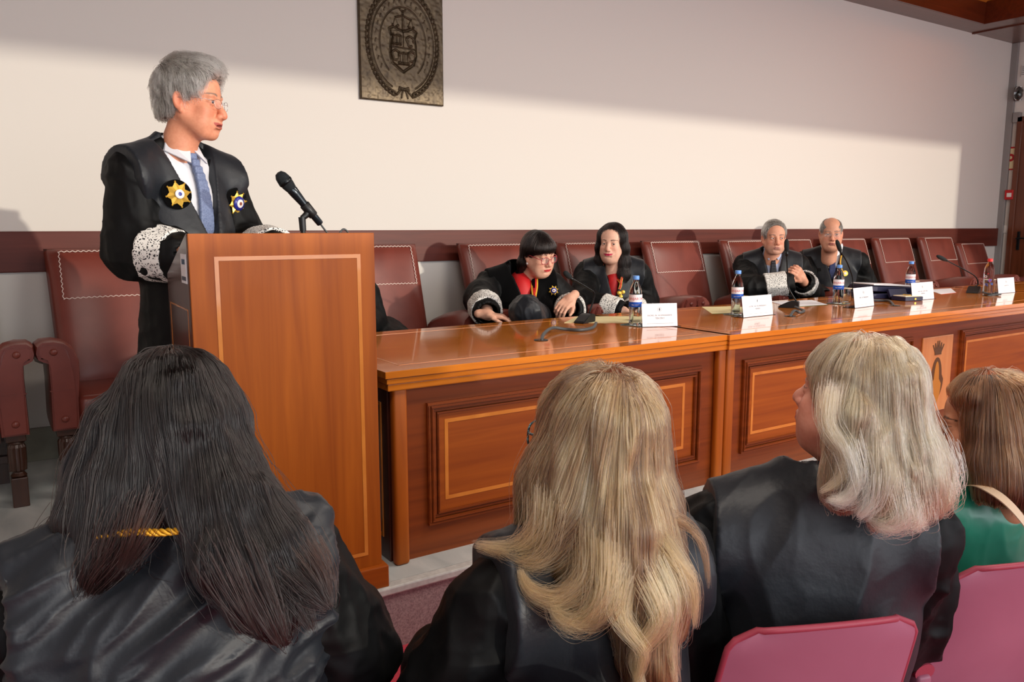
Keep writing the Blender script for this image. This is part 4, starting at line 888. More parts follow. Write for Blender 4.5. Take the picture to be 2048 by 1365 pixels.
# ------------------------------------------------------------------ people
def head_sdf(h=0.0024, smile=0.3, jaw=1.0, fat=0.0, ears=True, brow=1.0, nose=1.0, mouth_open=0.0, neck=True, age=0.3, neck_r=0.052, fem=False, s=None):
    """head in its own frame: right +X, forward +Y, up +Z, eye line at z = 0"""
    s = s or Sdf((-0.11, -0.14, -0.24), (0.11, 0.15, 0.15), h)
    s.ell((0,-.018,.032), (.073,.092,.086), k=.02)
    s.ell((0,.036,.035), (.060,.052,.055), k=.03)
    s.ell((0,.030,-.045), (.058+.006*fat,.058,.068), k=.03)
    for sg in (-1, 1):
        s.cap((sg*.052,.002,-.045), (sg*.030*jaw,.055,-.094), .020+.006*fat, .016+.005*fat, k=.03)
        s.ell((sg*.036,.064,-.030), (.022+.004*fat,.020,.021+.003*fat), k=.022)
        s.ell((sg*.040,.052,-.064), (.018+.006*fat,.024,.022+.006*fat), k=.025)
    s.ell((0,.071,-.096), (.024,.018,.017), k=.022)
    s.cap((-.036,.080,.017), (.036,.080,.017), .0085, k=.016)
    for sg in (-1, 1):     # sockets
        s.ell((sg*.031,.095,-.002), (.018,.013,.012), k=.012, sub=True)
        s.ell((sg*.031,.0755,-.001), .0150, k=.005)
        s.ell((sg*.031,.092,-.0015), (.0128,.010,.0042), k=.0025, sub=True)
    s.chain([(0,.082,.012),(0,.094,-.008),(0,.106,-.028*nose),(0,.110,-.036*nose)], [.0078,.0075,.0095,.0105*nose], k=.012)
    for sg in (-1, 1):
        s.ell((sg*.0115,.099,-.039*nose), (.0075,.0095,.0075), k=.006)
        s.ell((sg*.0065,.106,-.0455*nose), (.0032,.0045,.003), k=.002, sub=True)
        s.cap((sg*.019,.088,-.045), (sg*.030,.078,-.066), .0025, k=.012, sub=True) if age > 0.2 else None
    w_ = .024+.005*smile; up = .005*smile; m = .0036 if not fem else .0044
    s.ell((0,.080,-.066), (.030,.020,.020), k=.02)
    s.chain([(-w_,.084,-.066+up),(-.008,.0975,-.0628),(0,.098,-.0640),(.008,.0975,-.0628),(w_,.084,-.066+up)], [.0025,m,m*.9,m,.0025], k=.005)
    s.chain([(-w_,.084,-.067+up),(-.010,.0955,-.0745-mouth_open),(.010,.0955,-.0745-mouth_open),(w_,.084,-.067+up)], [.0025,m*1.15,m*1.15,.0025], k=.005)
    if mouth_open > 0: s.ell((0,.100,-.0695-mouth_open*.4), (w_*.72,.016,.0020+mouth_open*.6), k=.002, sub=True)
    else: s.chain([(-w_,.090,-.0665+up),(0,.1025,-.0690),(w_,.090,-.0665+up)], [.0010,.0016,.0010], k=.002, sub=True)
    s.cap((-.014,.092,-.084), (.014,.092,-.084), .0032, k=.012, sub=True)
    if ears:
        for sg in (-1, 1):
            R = Euler((0.15, 0, sg*0.38)).to_matrix()
            s.ell((sg*.0775,-.008,-.008), (.0075,.016,.028), R=R, k=.007)
            s.ell((sg*.084,-.004,-.004), (.0065,.0095,.017), R=R, k=.004, sub=True)
            s.ell((sg*.076,.001,-.034), (.006,.008,.010), k=.005)
    if neck:
        s.cap((0,-.022,-.06), (0,-.045,-.20), neck_r+.003*fat, neck_r+.003, k=.03)
        if fat: s.ell((0,.032,-.108), (.042,.040,.026), k=.035)
    return s
class Placed:
    "draws head-space shapes into a field that lives in the hall"
    def __init__(p, s, M): p.s = s; p.M = M; p.k = M.to_scale()[0]; p.R = M.to_3x3().normalized(); p.sc = M.to_scale()
    def ell(p, c, r, R=None, k=.01, sub=False):
        r = [q*w_ for q, w_ in zip(r if np.ndim(r) else [r]*3, p.sc)]; p.s.ell(p.M @ Vector(c), r, R=p.R @ R if R is not None else p.R, k=k*p.k, sub=sub); return p
    def cap(p, a, b, r1, r2=None, k=.01, sub=False): p.s.cap(p.M @ Vector(a), p.M @ Vector(b), r1*p.k, (r1 if r2 is None else r2)*p.k, k=k*p.k, sub=sub); return p
    def chain(p, pts, rs, k=.01, sub=False):
        for i in range(len(pts)-1): p.cap(pts[i], pts[i+1], rs[i], rs[i+1], k, sub)
        return p
def head_cols(P, skin, lip, smile=0.3, mouth_open=0, browc=(60,45,38), blush=0.25, beard=None):
    c = np.tile(np.array(lin(skin)), (len(P), 1)); x, y, z = P.T
    def mix(mask, col): nonlocal c; mask = np.clip(mask, 0, 1)[:,None]; c = c*(1-mask)+np.array(lin(col))*mask
    red = (min(255, skin[0]+4), int(skin[1]*0.80), int(skin[2]*0.78))
    for sg in (-1, 1): mix(blush*np.exp(-(((x-sg*.042)/.020)**2+((z+.032)/.020)**2))*(y > .03), red)
    mix(blush*1.1*np.exp(-((x/.014)**2+((z+.038)/.015)**2))*(y > .095), red)
    mix(blush*np.exp(-(((np.abs(x)-.08)/.012)**2+((z+.01)/.035)**2)), red)
    w_ = .024+.005*smile; up = .005*smile
    zl = -.0675+up*(np.abs(x)/w_)**2; hh = (.0072+mouth_open*.5)*np.sqrt(np.clip(1-(x/(w_+.001))**2, 0, 1)); cz = zl-.001-mouth_open*.5
    mix(((np.abs(z-cz) < hh) & (y > .083))*1.0, lip)
    if mouth_open: mix(((np.abs(z+.0695+mouth_open*.4) < mouth_open*.5+.001) & (np.abs(x) < w_*.7) & (y < .097) & (y > .06))*1.0, (168,112,102))
    for sg in (-1, 1):
        u = (x-sg*.033)/.020; arch = .0205+.0035*(1-u*u)-.002*sg*u*0; t = .0030*(1-.35*sg*u)
        mix(((np.abs(z-arch) < t) & (np.abs(u) < 1) & (y > .05))*.85, browc)
        mix(((np.abs(z-.0035) < .0016) & (np.abs((x-sg*.031)/.0145) < 1) & (y > .07))*.7, (60,40,34))
    if beard: mix((np.exp(-((z+.085)/.035)**2)*(y > -.0)*(z < -.05)*(np.abs(x) < .09))*.35, beard)
    return c
def eye_part(sg, M, iris=(70,44,28), look=(0,0), r=.0128):
    n1, n2 = 18, 24; th = np.linspace(0, PI, n1); ph = np.linspace(0, 2*PI, n2, endpoint=False)
    P = np.array([(math.sin(a)*math.cos(b), math.cos(a), math.sin(a)*math.sin(b)) for a in th for b in ph])*r
    Q = np.array([(i*n2+j, i*n2+(j+1)%n2, (i+1)*n2+(j+1)%n2, (i+1)*n2+j) for i in range(n1-1) for j in range(n2)])
    g = np.array([look[0], 1, look[1]]); g = g/np.linalg.norm(g); a = np.arccos(np.clip(P@g/r, -1, 1))
    c = np.tile(np.array(lin((226,218,212))), (len(P), 1)); c[a < .50] = lin(iris); c[a < .24] = lin((8,8,8))
    P = P+np.array((sg*.031,.0755,-.001)); return xform(P, M), Q, c
def xform(P, M): return P@np.array(M.to_3x3()).T+np.array(M.translation)
def dirv(a, b): return (Vector(b)-Vector(a)).normalized()
def hand_sdf(wrist, d, n, side, **kw):
    w_ = Vector(wrist); kw = dict(kw); kw.pop('h', None)
    return (w_+Vector(d).normalized()*.09, lambda s: hand_draw(w_, d, n, side, s=s, **kw))
def hand_draw(wrist, d, n, side, h=0.0022, curl=(0.35,0.35,0.35,0.35), scale=1.0, spread=0.05, thumb=(0.5,0.3), arm=None, s=None):
    """wrist point, direction of the fingers, palm normal (towards the palm side), side = +1/-1 picks the thumb's side"""
    d = Vector(d).normalized(); n = Vector(n); n = (n-d*n.dot(d)).normalized(); a = d.cross(n)*side; W = Vector(wrist); S = scale
    R = Matrix((a, d, n)).transposed()
    own = s is None
    if own: s = Sdf(np.array(W)-0.21*S, np.array(W)+0.21*S, h)
    s.box(W+d*.046*S, (.038*S,.045*S,.0125*S), R=R, rad=.012*S, k=.012)
    s.cap(W-d*.05, W+d*.012*S, .026*S, .026*S, k=.02)
    if arm is not None: s.cap(arm, W, .034, .027, k=.02)
    L = [.070,.079,.073,.058]; off = [.029,.010,-.010,-.028]
    for i in range(4):
        b = W+a*off[i]*S+d*.088*S; dd = (d+a*spread*(1.5-i)).normalized(); nn = (n-dd*n.dot(dd)).normalized(); p = b; r = .0088*S*(1 if i < 3 else .88)
        s.cap(W+a*off[i]*.8*S+d*.04*S, p, .011*S, r*1.08, k=.008)
        for j, f in enumerate((.44,.31,.25)):
            ang = curl[i]*(0.9,1.1,0.8)[j]
            dd2 = (dd*math.cos(ang)+nn*math.sin(ang)).normalized(); nn = (nn*math.cos(ang)-dd*math.sin(ang)).normalized(); dd = dd2
            q = p+dd*L[i]*f*S; s.cap(p, q, r*(1.04-.06*j), r*(.98-.08*j), k=.003); p = q
    tb = W+a*.026*S+d*.018*S; td = (d*.75+a*.62+n*thumb[1]).normalized(); p = tb
    s.cap(tb, tb+td*.034*S, .0145*S, .011*S, k=.012); p = tb+td*.034*S; td = (td+d*.45-a*thumb[0]*.6+n*.1).normalized()
    s.cap(p, p+td*.030*S, .0105*S, .0098*S, k=.004); p = p+td*.030*S; td = (td+d*.2-a*.25).normalized(); s.cap(p, p+td*.024*S, .0098*S, .0078*S, k=.004)
    return s
def make_head(person, pos, R, scale, hp, skin, lip, iris=(60,40,26), look=(0,0), extra=(), cols=None, b=None, arms=(), sw=.18, td=.12, zs=1.0):
    "the whole body as one surface (head, neck, trunk, arms, hands) and the two eyes; returns the head's matrix"
    M = Matrix.Translation(pos) @ R.to_4x4() @ Matrix.Diagonal((scale, scale, scale*zs, 1)); hp = dict(hp); h = max(hp.pop('h', .0030), .0026); pos = Vector(pos)
    pts = [pos+Vector(v) for v in ((.13,.13,.16),(-.13,-.13,-.15))]
    if b is not None: pts += [b.p(sw, td, -.34), b.p(-sw, -td, -.34), b.p(sw, -td, .0), b.p(-sw, td, 0)]
    for e, c in arms: pts += [Vector(e)+Vector((.06,.06,.06)), Vector(e)-Vector((.06,.06,.06)), Vector(c)+Vector((.05,.05,.05)), Vector(c)-Vector((.05,.05,.05))]
    for q, _ in extra: pts += [q+Vector((.12,.12,.12)), q-Vector((.12,.12,.12))]
    A = np.array([list(q) for q in pts]); s = Sdf(A.min(0)-.02, A.max(0)+.02, h)
    if b is not None:
        s.ell(b.p(0, .0, -.18), (sw*.70, td*.66, .17), R=b.R, k=.04); s.cap(b.p(-sw*.80, -.01, -.05), b.p(sw*.80, -.01, -.05), .040, k=.04)
        s.cap(b.p(0,-.012,-.03), M @ Vector((0,-.04,-.13)), .046, .047, k=.03)
        for sg, (e, c) in zip((1, -1), arms): s.chain([b.p(sg*sw*.86, -.01, -.055), e, c], [.042,.036,.028], k=.03)
    for q, fn in extra: fn(s)
    head_sdf(s=Placed(s, M), h=h, **hp)
    P, Q = s.mesh(); P = relax(P, Q, 1, .25); ck = dict(smile=hp.get('smile', .3), mouth_open=hp.get('mouth_open', 0)); ck.update(cols or {})
    Mi = np.array(M.inverted()); loc = P@Mi[:3,:3].T+Mi[:3,3]
    npmesh('body', P, Q, M_SKIN, person, head_cols(loc, skin, lip, **ck))
    for sg in (-1, 1):
        a, b_, c = eye_part(sg, M, iris, look); npmesh('eye', a, b_, M_EYE, person, c)
    return M
def skin_parts(hand, skin): return hand
def to_mesh_part(name, s, m, parent, fold=None, it=2, cut=None):
    P, Q = s.mesh(); P = relax(P, Q, it, .5)
    if fold:
        for f in (fold if isinstance(fold, list) else [fold]):
            P = folds(P, vnormals(P, Q), **f)
        P = relax(P, Q, 1, .3)
    return npmesh(name, P, Q, m, parent), P, Q
def short_hair(person, M, colsmat, hull_m, seed=3, facecut=((0,.112,.012),(.075,.052,.052)), sidecut=((.085,.050,-.055),(.050,.062,.055)), quiff=None, tintfn=None, nape=0.0, n=5000, shell=.008, fringe=.06, length=9, step=.006, top=0.0, tint=(0.2,0.9), bald=0.0, swept=(0.4,0.2,0), vol=1.0, rad=.00035, curl=0.0):
    "close-cut hair: a thin cap over the skull and strands combed over it"
    s = Sdf((-0.12,-0.15,-0.14), (0.12,0.15,0.17), .003)
    s.ell((0,-.020,.034), (.073+shell,.092+shell*1.1,.086+shell+top), k=.01); s.ell((0,.030,.048+top*.6), (.062+shell*.6,.052+shell*.3,.056+shell), k=.03)
    s.ell((0,-.055,-.03), (.058+shell*.6,.048+shell*.7,.055), k=.02)
    if quiff: s.ell(quiff[0], quiff[1], k=.03)
    s.ell(facecut[0], facecut[1], k=.012, sub=True)                 # bare face
    for sg in (-1, 1):
        s.ell((sg*sidecut[0][0],sidecut[0][1],sidecut[0][2]), sidecut[1], k=.008, sub=True); s.ell((sg*.083,-.006,-.018), (.022,.022,.034), k=.004, sub=True)
    s.ell((0,-.02,-.115), (.10,.12,.050+nape), k=.008, sub=True)
    if bald: s.ell((0,.035,.105), (.050*bald+.01,.085,.075), k=.012, sub=True)
    P, Q = s.mesh(); P = relax(P, Q, 2, .5); N = vnormals(P, Q)
    P2 = folds(P, N, (swept[0], swept[1]+.001, -.5), amp=.004*vol, freq=70, stretch=.25, seed=seed)
    W = xform(P2, M); hair = npmesh('hair', W, Q, hull_m, person)
    R3 = np.array(M.to_3x3().normalized()); Wn = N@R3.T; c0 = np.array(M @ Vector((0,-.03,.12)))
    sw = R3@np.array(swept)
    def flow(X):
        d = X-c0; d[:,2] -= .05; d /= np.linalg.norm(d, axis=1, keepdims=True)+1e-9
        topw = np.clip((((X-c0)@R3)[:,2:3]+.06)/.06, 0, 1)
        return d*(1-topw*.8)+sw[None]*topw*1.2+np.array([0,0,-.35])*(1-topw)
    outer = (N*(P-np.array((0,-.015,.03)))).sum(1) > 0; pick = outer*1.0
    A, own = flow_strands(W, Wn, pick, n, length, step, flow, lift=.003*vol, jitter=.30, clumps=n//20, clump_w=.6, seed=seed, wave=curl)
    rng = np.random.default_rng(seed); t = rng.uniform(tint[0], tint[1], n)*.5+.5*rng.uniform(tint[0], tint[1], 5000)[own % 5000]
    if tintfn is not None:
        loc = (A[:,0]-np.array(M.translation))@R3/M.to_scale()[0]; t = np.clip(t*.55+tintfn(loc), 0, 1)
    add_strands('strands', A, rad, colsmat, hair, t); return hair
def glasses(person, M, m, r=.021, h=.017, th=.0012, square=2.6, dz=-.004, fy=.108, lens=True, half=False):
    def P(x, y, z): return M @ Vector((x, y, z))
    e = None; bm = BM()
    for sg in (-1, 1):
        pts = []
        for k in range(28):
            a = 2*PI*k/28; ca, sa = math.cos(a), math.sin(a); q = (abs(ca)**square+abs(sa)**square)**(-1/square)
            x = sg*.031+r*q*ca; z = dz+h*q*sa; pts.append(P(x, fy-abs(x)*.16, z))
        tube(bm, pts+[pts[0]], th, 6, cap=False)
        tube(bm, [P(sg*(.031+r), fy-.009, dz+.006), P(sg*.068, fy-.030, .004), P(sg*.076, .02, .004), P(sg*.080,-.012,.0), P(sg*.078,-.024,-.016)], [th*1.1]*5, 6)
    tube(bm, [P(-.031+r, fy-.002, dz+.004), P(0, fy+.003, dz+.008), P(.031-r, fy-.002, dz+.004)], th, 6)
    g = obj('eyeglasses', bm, m, person, smooth=True)
    if lens:
        for sg in (-1, 1):
            bm = BM(); vs = []
            for k in range(24):
                a = 2*PI*k/24; ca, sa = math.cos(a), math.sin(a); q = (abs(ca)**square+abs(sa)**square)**(-1/square); x = sg*.031+r*q*ca*.97; vs.append((x, fy-abs(x)*.16, dz+h*q*sa*.97))
            a_ = [bm.verts.new(P(*v)) for v in vs]; b_ = [bm.verts.new(P(v[0], v[1]-.0012, v[2])) for v in vs]; bm.faces.new(a_); bm.faces.new(b_[::-1])
            for k in range(24): bm.faces.new((a_[k], b_[k], b_[(k+1)%24], a_[(k+1)%24]))
            obj('lens', bm, M_LENS, g)
    return g
M_LENS = mat('lens_glass', (255,255,255), rough=0.02, spec=0.8, alpha=0.05)
H_GREY = hair_mat('grey_hair', [(0.0, (52,48,44)), (0.35, (104,100,94)), (0.7, (168,166,160)), (1.0, (216,214,208))])
HB_GREY = mat('grey_hair_base', (104,100,94), rough=.6)
H_WHITE = hair_mat('white_hair', [(0.0, (96,88,80)), (0.5, (158,150,142)), (1.0, (206,200,192))]); HB_WHITE = mat('white_hair_base', (128,118,108), rough=.6)
H_BLACK = hair_mat('black_hair', [(0.0, (14,11,11)), (0.6, (26,20,19)), (1.0, (48,36,33))], rough=.24); HB_BLACK = mat('black_hair_base', (14,12,12), rough=.5)
H_DARK = hair_mat('dark_brown_hair', [(0.0, (6,5,5)), (0.5, (14,10,10)), (0.8, (38,25,22)), (1.0, (92,72,60))], rough=.30); HB_DARK = mat('dark_hair_base', (20,14,13), rough=.6)
H_BLOND = hair_mat('ash_blond_hair', [(0.0, (46,31,24)), (0.30, (92,66,46)), (0.55, (146,108,70)), (0.8, (204,164,108)), (1.0, (244,220,174))]); HB_BLOND = mat('ash_blond_base', (96,74,52), rough=.7)
H_SILVER = hair_mat('silver_blond_hair', [(0.0, (70,52,42)), (0.25, (134,106,80)), (0.5, (196,156,110)), (0.75, (232,198,148)), (1.0, (252,234,204))]); HB_SILVER = mat('silver_blond_base', (134,118,96), rough=.7)
H_BROWN = hair_mat('chestnut_hair', [(0.0, (42,24,15)), (0.4, (88,54,32)), (0.75, (144,98,60)), (1.0, (188,140,92))]); HB_BROWN = mat('chestnut_base', (58,40,30), rough=.7)
# ------------------------------------------------------------------ robes
def atd(x, y, c): return Vector((0, 0, HC))+ray(x, y)*c
def depth_of(p): return (Vector(p)-Vector((0,0,HC))).dot(FW)
def project(P):
    D = np.asarray(P)-np.array((0,0,HC)); c = D@np.array(FW); return 1024+F_PX*(D@np.array(RT))/c, 682.5-F_PX*(D@np.array(UP))/c, c
def surf(P, Q, x, y, rad=8):
    "nearest point of a mesh seen at a photo pixel, and its normal"
    u, v, c = project(P); d = np.hypot(u-x, v-y); m = d < rad
    while not m.any(): rad *= 1.5; m = d < rad
    i = np.where(m)[0]; j = i[np.argmin(c[i]+d[i]*0.0004)]; n = vnormals(P, Q)[j]
    if Vector(n).dot(FW) > 0: n = -n
    return Vector(P[j]), Vector(n)
def clipf(s, fn, k=.004):
    X, Y, Z = s.ax[0][:,None,None], s.ax[1][None,:,None], s.ax[2][None,None,:]
    d = fn(X, Y, Z); t = np.clip(.5-.5*(d-s.f)/k, 0, 1); s.f = (d*(1-t)+s.f*t+k*t*(1-t)).astype(np.float32); return s
class Body:
    def __init__(b, C, f, lean=(0,0,0)):
        b.C = Vector(C); b.f = Vector((f[0], f[1], 0)).normalized(); b.r = Vector((b.f.y, -b.f.x, 0)); b.R = Matrix((b.r, b.f, Vector((0,0,1)))).transposed()
    def p(b, x, y, z): return b.C+b.r*x+b.f*y+Vector((0,0,z))
    def loc(b, X, Y, Z):
        dx, dy, dz = X-b.C.x, Y-b.C.y, Z-b.C.z; return dx*b.r.x+dy*b.r.y, dx*b.f.x+dy*b.f.y, dz
def gown_core(s, b, sw, td, tl, g=0.0, belly=0.0, neck=True):
    "torso and shoulders of a robe"
    s.ell(b.p(0, -.005, -.17), (sw*.93+g, td+g, .23+g), R=b.R, k=.05)
    s.ell(b.p(0, .01+belly*.5, -tl*.72), (sw*.90+g+belly*.5, td*1.05+g+belly, .20), R=b.R, k=.07)
    for sg in (-1, 1):
        s.cap(b.p(sg*.045, -.015, .055), b.p(sg*sw*.92, -.01, -.012), .045+g, .062+g, k=.04)
    s.cap(b.p(-sw*.8, -.02, -.05), b.p(sw*.8, -.02, -.05), .075+g, k=.05)
    s.cap(b.p(0, -.025, .0), b.p(0, -.022, .068), .074+g, .064+g, k=.03)
def robe(person, b, elR, cuR, elL, cuL, hip, knees=None, sw=.19, td=.125, tl=.42, rs=(.082,.092,.082), h=.0065, m=None, belly=0.0, foot_z=0.0, stand=False, vt=-.26, vk=.36,
         seed=1.0, fold_amp=.010, lap=.095, back_open=None, name='robe', pad=.0, extra=None):
    m = m or M_ROBE; pts = [b.C, elR, cuR, elL, cuL, hip]+list(knees or [])+([Vector((hip[0], hip[1], foot_z))] if stand else [])
    if knees: pts += [Vector((k[0], k[1], foot_z)) for k in knees]
    A = np.array([list(p) for p in pts]); s = Sdf(A.min(0)-.20, A.max(0)+.20, h)
    shR = b.p(sw, -.01, -.045); shL = b.p(-sw, -.01, -.045)
    gown_core(s, b, sw, td, tl, belly=belly)
    H = Vector(hip)
    s.cap(b.p(0,0,-.30), H, td*1.05, td*1.15, k=.08)
    if stand:
        s.ell((H.x, H.y, (H.z+foot_z)/2+.04), (sw*1.02, td*1.25, (H.z-foot_z)/2+.10), R=b.R, k=.06)
        s.cap((H.x, H.y, H.z-.1), (H.x, H.y, foot_z+.17), .145, .165, k=.06)
    if knees:
        for K in knees:
            K = Vector(K); s.cap(H+(K-H)*.1, K, .12, lap, k=.06); s.cap(K, (K.x, K.y, foot_z+.10), lap*.95, lap*1.02, k=.05)
    for sh, el, cu in ((shR, elR, cuR), (shL, elL, cuL)):
        if el is None: continue
        s.cap(sh, el, rs[0], rs[1], k=.035); s.cap(el, cu, rs[1], rs[2], k=.03)
        d = dirv(el, cu); s.cap(Vector(cu)-d*.02, Vector(cu)+d*.05, rs[2]*.80, rs[2]*.72, k=.004, sub=True)
    # neck opening
    s.cap(b.p(0,-.01,-.03), b.p(0,-.005,.25), .058, .064, k=.008, sub=True)
    if vk:
        clipf(s, lambda X,Y,Z: (lambda x,y,z: np.minimum(np.minimum((z-vt)*vk-np.abs(x), y-.01), z-vt))(*b.loc(X,Y,Z)), .004)
    if extra: extra(s)
    o, P, Q = to_mesh_part(name, s, m, person, fold=[dict(axis=(0,0,1), amp=fold_amp, freq=11, stretch=.25, seed=seed), dict(axis=dirv(elR, cuR) if elR is not None else (1,0,0), amp=fold_amp*.5, freq=16, stretch=.5, seed=seed+9)])
    return o, P, Q
def facing(person, b, fn, sw=.19, td=.125, tl=.42, g=.012, h=.006, m=None, belly=0.0, name='satin_facing', bottom=-.55, seed=2.0, amp=.004, stand=False, shoulder=.0, axis=(0,0,1), freq=9, post=None):
    "satin yoke worn over the robe: a thicker skin of the torso kept only where fn < 0"
    s = Sdf(np.array(b.C)-np.array((.36,.36,abs(bottom)+.1)), np.array(b.C)+np.array((.36,.36,.2)), h)
    gown_core(s, b, sw, td, tl, g=g, belly=belly)
    s.cap(b.p(0,0,-.30), b.p(0,0,bottom), td*1.05+g, td*1.15+g, k=.08)
    for sg in (-1, 1): s.cap(b.p(sg*sw*.7, -.01, -.02), b.p(sg*(sw+.015), -.01, -.045), .068+g, .088+g+shoulder, k=.03)
    s.cap(b.p(0,-.01,-.03), b.p(0,-.005,.25), .060, .067, k=.008, sub=True)
    if post: post(s)
    clipf(s, lambda X,Y,Z: fn(*b.loc(X,Y,Z)), .003)
    return to_mesh_part(name, s, m or M_SATIN, person, fold=dict(axis=axis, amp=amp, freq=freq, stretch=.3, seed=seed))
def cuff(person, el, cu, r0, r1, back=.085, fwd=.012, m=None, name='lace_cuff', seed=1):
    d = dirv(el, cu); a = Vector(cu)-d*back; e = Vector(cu)+d*fwd; s = Sdf(np.minimum(a, e)-np.array([.13]*3), np.maximum(a, e)+np.array([.13]*3), .004)
    s.cap(a-d*.02, e+d*.02, r0+.012, r1+.010, k=.004); s.cap(a-d*.05, e+d*.06, r0-.004, r1-.006, k=.003, sub=True)
    s.plane(a, -d, k=.003); s.plane(e, d, k=.003)
    return to_mesh_part(name, s, m or M_LACE, person, fold=dict(axis=d, amp=.005, freq=26, stretch=.2, seed=seed), it=1)
def star(person, p, n, size, kind, name='star_badge', roll=0.2):
    n = Vector(n).normalized(); M = Matrix.Translation(Vector(p)+n*.002) @ n.to_track_quat('Z', 'Y').to_matrix().to_4x4() @ Matrix.Rotation(roll, 4, 'Z')
    bm = BM(); pts = [((1.0 if k % 2 == 0 else .70)*size*math.cos(2*PI*k/16), (1.0 if k % 2 == 0 else .70)*size*math.sin(2*PI*k/16)) for k in range(16)]
    c0 = bm.verts.new(M @ Vector((0,0,size*.22))); rim = [bm.verts.new(M @ Vector((x, y, size*(.06 if k % 2 == 0 else -.02)))) for k, (x, y) in enumerate(pts)]; c1 = bm.verts.new(M @ Vector((0,0,-.004)))
    for k in range(16): bm.faces.new((c0, rim[k], rim[(k+1)%16])); bm.faces.new((c1, rim[(k+1)%16], rim[k]))
    for k in range(8):
        a = 2*PI*k/8; q = M @ Vector((size*1.0*math.cos(a), size*1.0*math.sin(a), size*.05)); lathe(bm, [(0,-size*.09),(size*.09,0),(0,size*.09)], q, 8)
    o = obj(name, bm, M_GOLD, person); M3 = M.to_3x3()
    if kind == 'blue': bm = BM(); lathe(bm, [(0,.10*size),(size*.62,.12*size),(size*.60,.20*size),(size*.3,.27*size)], M.translation, 20, M3); obj('blue_enamel', bm, M_ENAMB, o, smooth=True)
    bm = BM(); lathe(bm, [(size*.36,.20*size),(size*.36,.30*size),(size*.28,.34*size),(0,.34*size)], M.translation, 20, M3); obj('white_centre', bm, M_ENAMW, o, smooth=True, auto=40)
    bm = BM(); lathe(bm, [(size*.16,.33*size),(size*.15,.36*size),(0,.37*size)], M.translation, 10, M3); obj('centre_mark', bm, M_ENAMR if kind == 'blue' else M_ENAMB, o)
    return o
def patch(person, p, n, size, m=None):
    n = Vector(n).normalized(); M3 = n.to_track_quat('Z', 'Y').to_matrix(); bm = BM(); lathe(bm, [(size,-.006),(size,.0015),(size*.94,.003),(0,.003)], p, 32, M3); return obj('round_patch', bm, m or M_VELVET, person, smooth=True, auto=40)
def ribbon(person, pts, w_, m, name, n=(0,-1,0), th=.0015):
    bm = BM(); n = Vector(n).normalized(); pts = spline(pts, 6); rows = []
    for i, p in enumerate(pts):
        t = (pts[min(i+1, len(pts)-1)]-pts[max(i-1, 0)]).normalized(); a = t.cross(n).normalized()*w_/2; rows.append([bm.verts.new(p-a), bm.verts.new(p+a), bm.verts.new(p+a+n*th), bm.verts.new(p-a+n*th)])
    for a, b in zip(rows, rows[1:]):
        for k in range(4): bm.faces.new((a[k], a[(k+1)%4], b[(k+1)%4], b[k]))
    bm.faces.new(rows[0]); bm.faces.new(rows[-1]); return obj(name, bm, m, person)
def shirt_and_tie(person, b, td, shirt, tie, neck_z=.075, tip=-.30, w_=.034, nr=.064):
    s = Sdf(np.array(b.C)-np.array((.2,.2,.40)), np.array(b.C)+np.array((.2,.2,.2)), .004)
    s.cap(b.p(0,-.02,-.02), b.p(0,-.008,neck_z), nr+.012, nr, k=.02); s.ell(b.p(0,-.008,-.16), (.12,td-.004,.20), R=b.R, k=.03); s.cap(b.p(-.10,-.012,-.012), b.p(.10,-.012,-.012), .060, k=.03)
    s.cap(b.p(0,-.02,neck_z+.004), b.p(0,-.01,neck_z+.07), nr-.008, nr, k=.002, sub=True)
    to_mesh_part('shirt', s, shirt, person, it=1)
    fr = lambda z: -.005+td*math.sqrt(max(.02, 1-((z+.17)/.232)**2))
    if tie is None: return
    for sg in (-1, 1):
        y0 = nr*.9; bm = BM(); a = [b.p(sg*nr*.93, .012, neck_z+.010), b.p(sg*.006, nr-.004, neck_z-.022), b.p(sg*.034, fr(-.03)*.96+.008, neck_z-.072), b.p(sg*(nr+.010), .020, neck_z-.030)]
        off = b.f*.006; v = [bm.verts.new(q+off) for q in a]+[bm.verts.new(q-b.f*.003) for q in a]
        bm.faces.new(v[:4]); bm.faces.new(v[4:][::-1]); [bm.faces.new((v[k], v[4+k], v[4+(k+1)%4], v[(k+1)%4])) for k in range(4)]; obj('shirt_collar', bm, shirt, person)
    s = Sdf(np.array(b.C)-np.array((.2,.2,.40)), np.array(b.C)+np.array((.2,.2,.2)), .003)
    kz = neck_z-.055; s.box(b.p(0, max(fr(kz), nr*.9)+.006, kz), (.018,.010,.020), R=b.R, rad=.006, k=.008)
    zs = np.linspace(kz-.015, tip, 16); pr = None
    for i, z in enumerate(zs):
        q = b.p(0, fr(z)+.006, z); hw = .014+(w_-.014)*i/15
        if pr is not None: s.box((q+pr)/2, (hw,.0055,abs(zs[1]-zs[0])*1.0), R=b.R, rad=.003, k=.012)
        pr = q
    to_mesh_part('tie', s, tie, person, it=4)

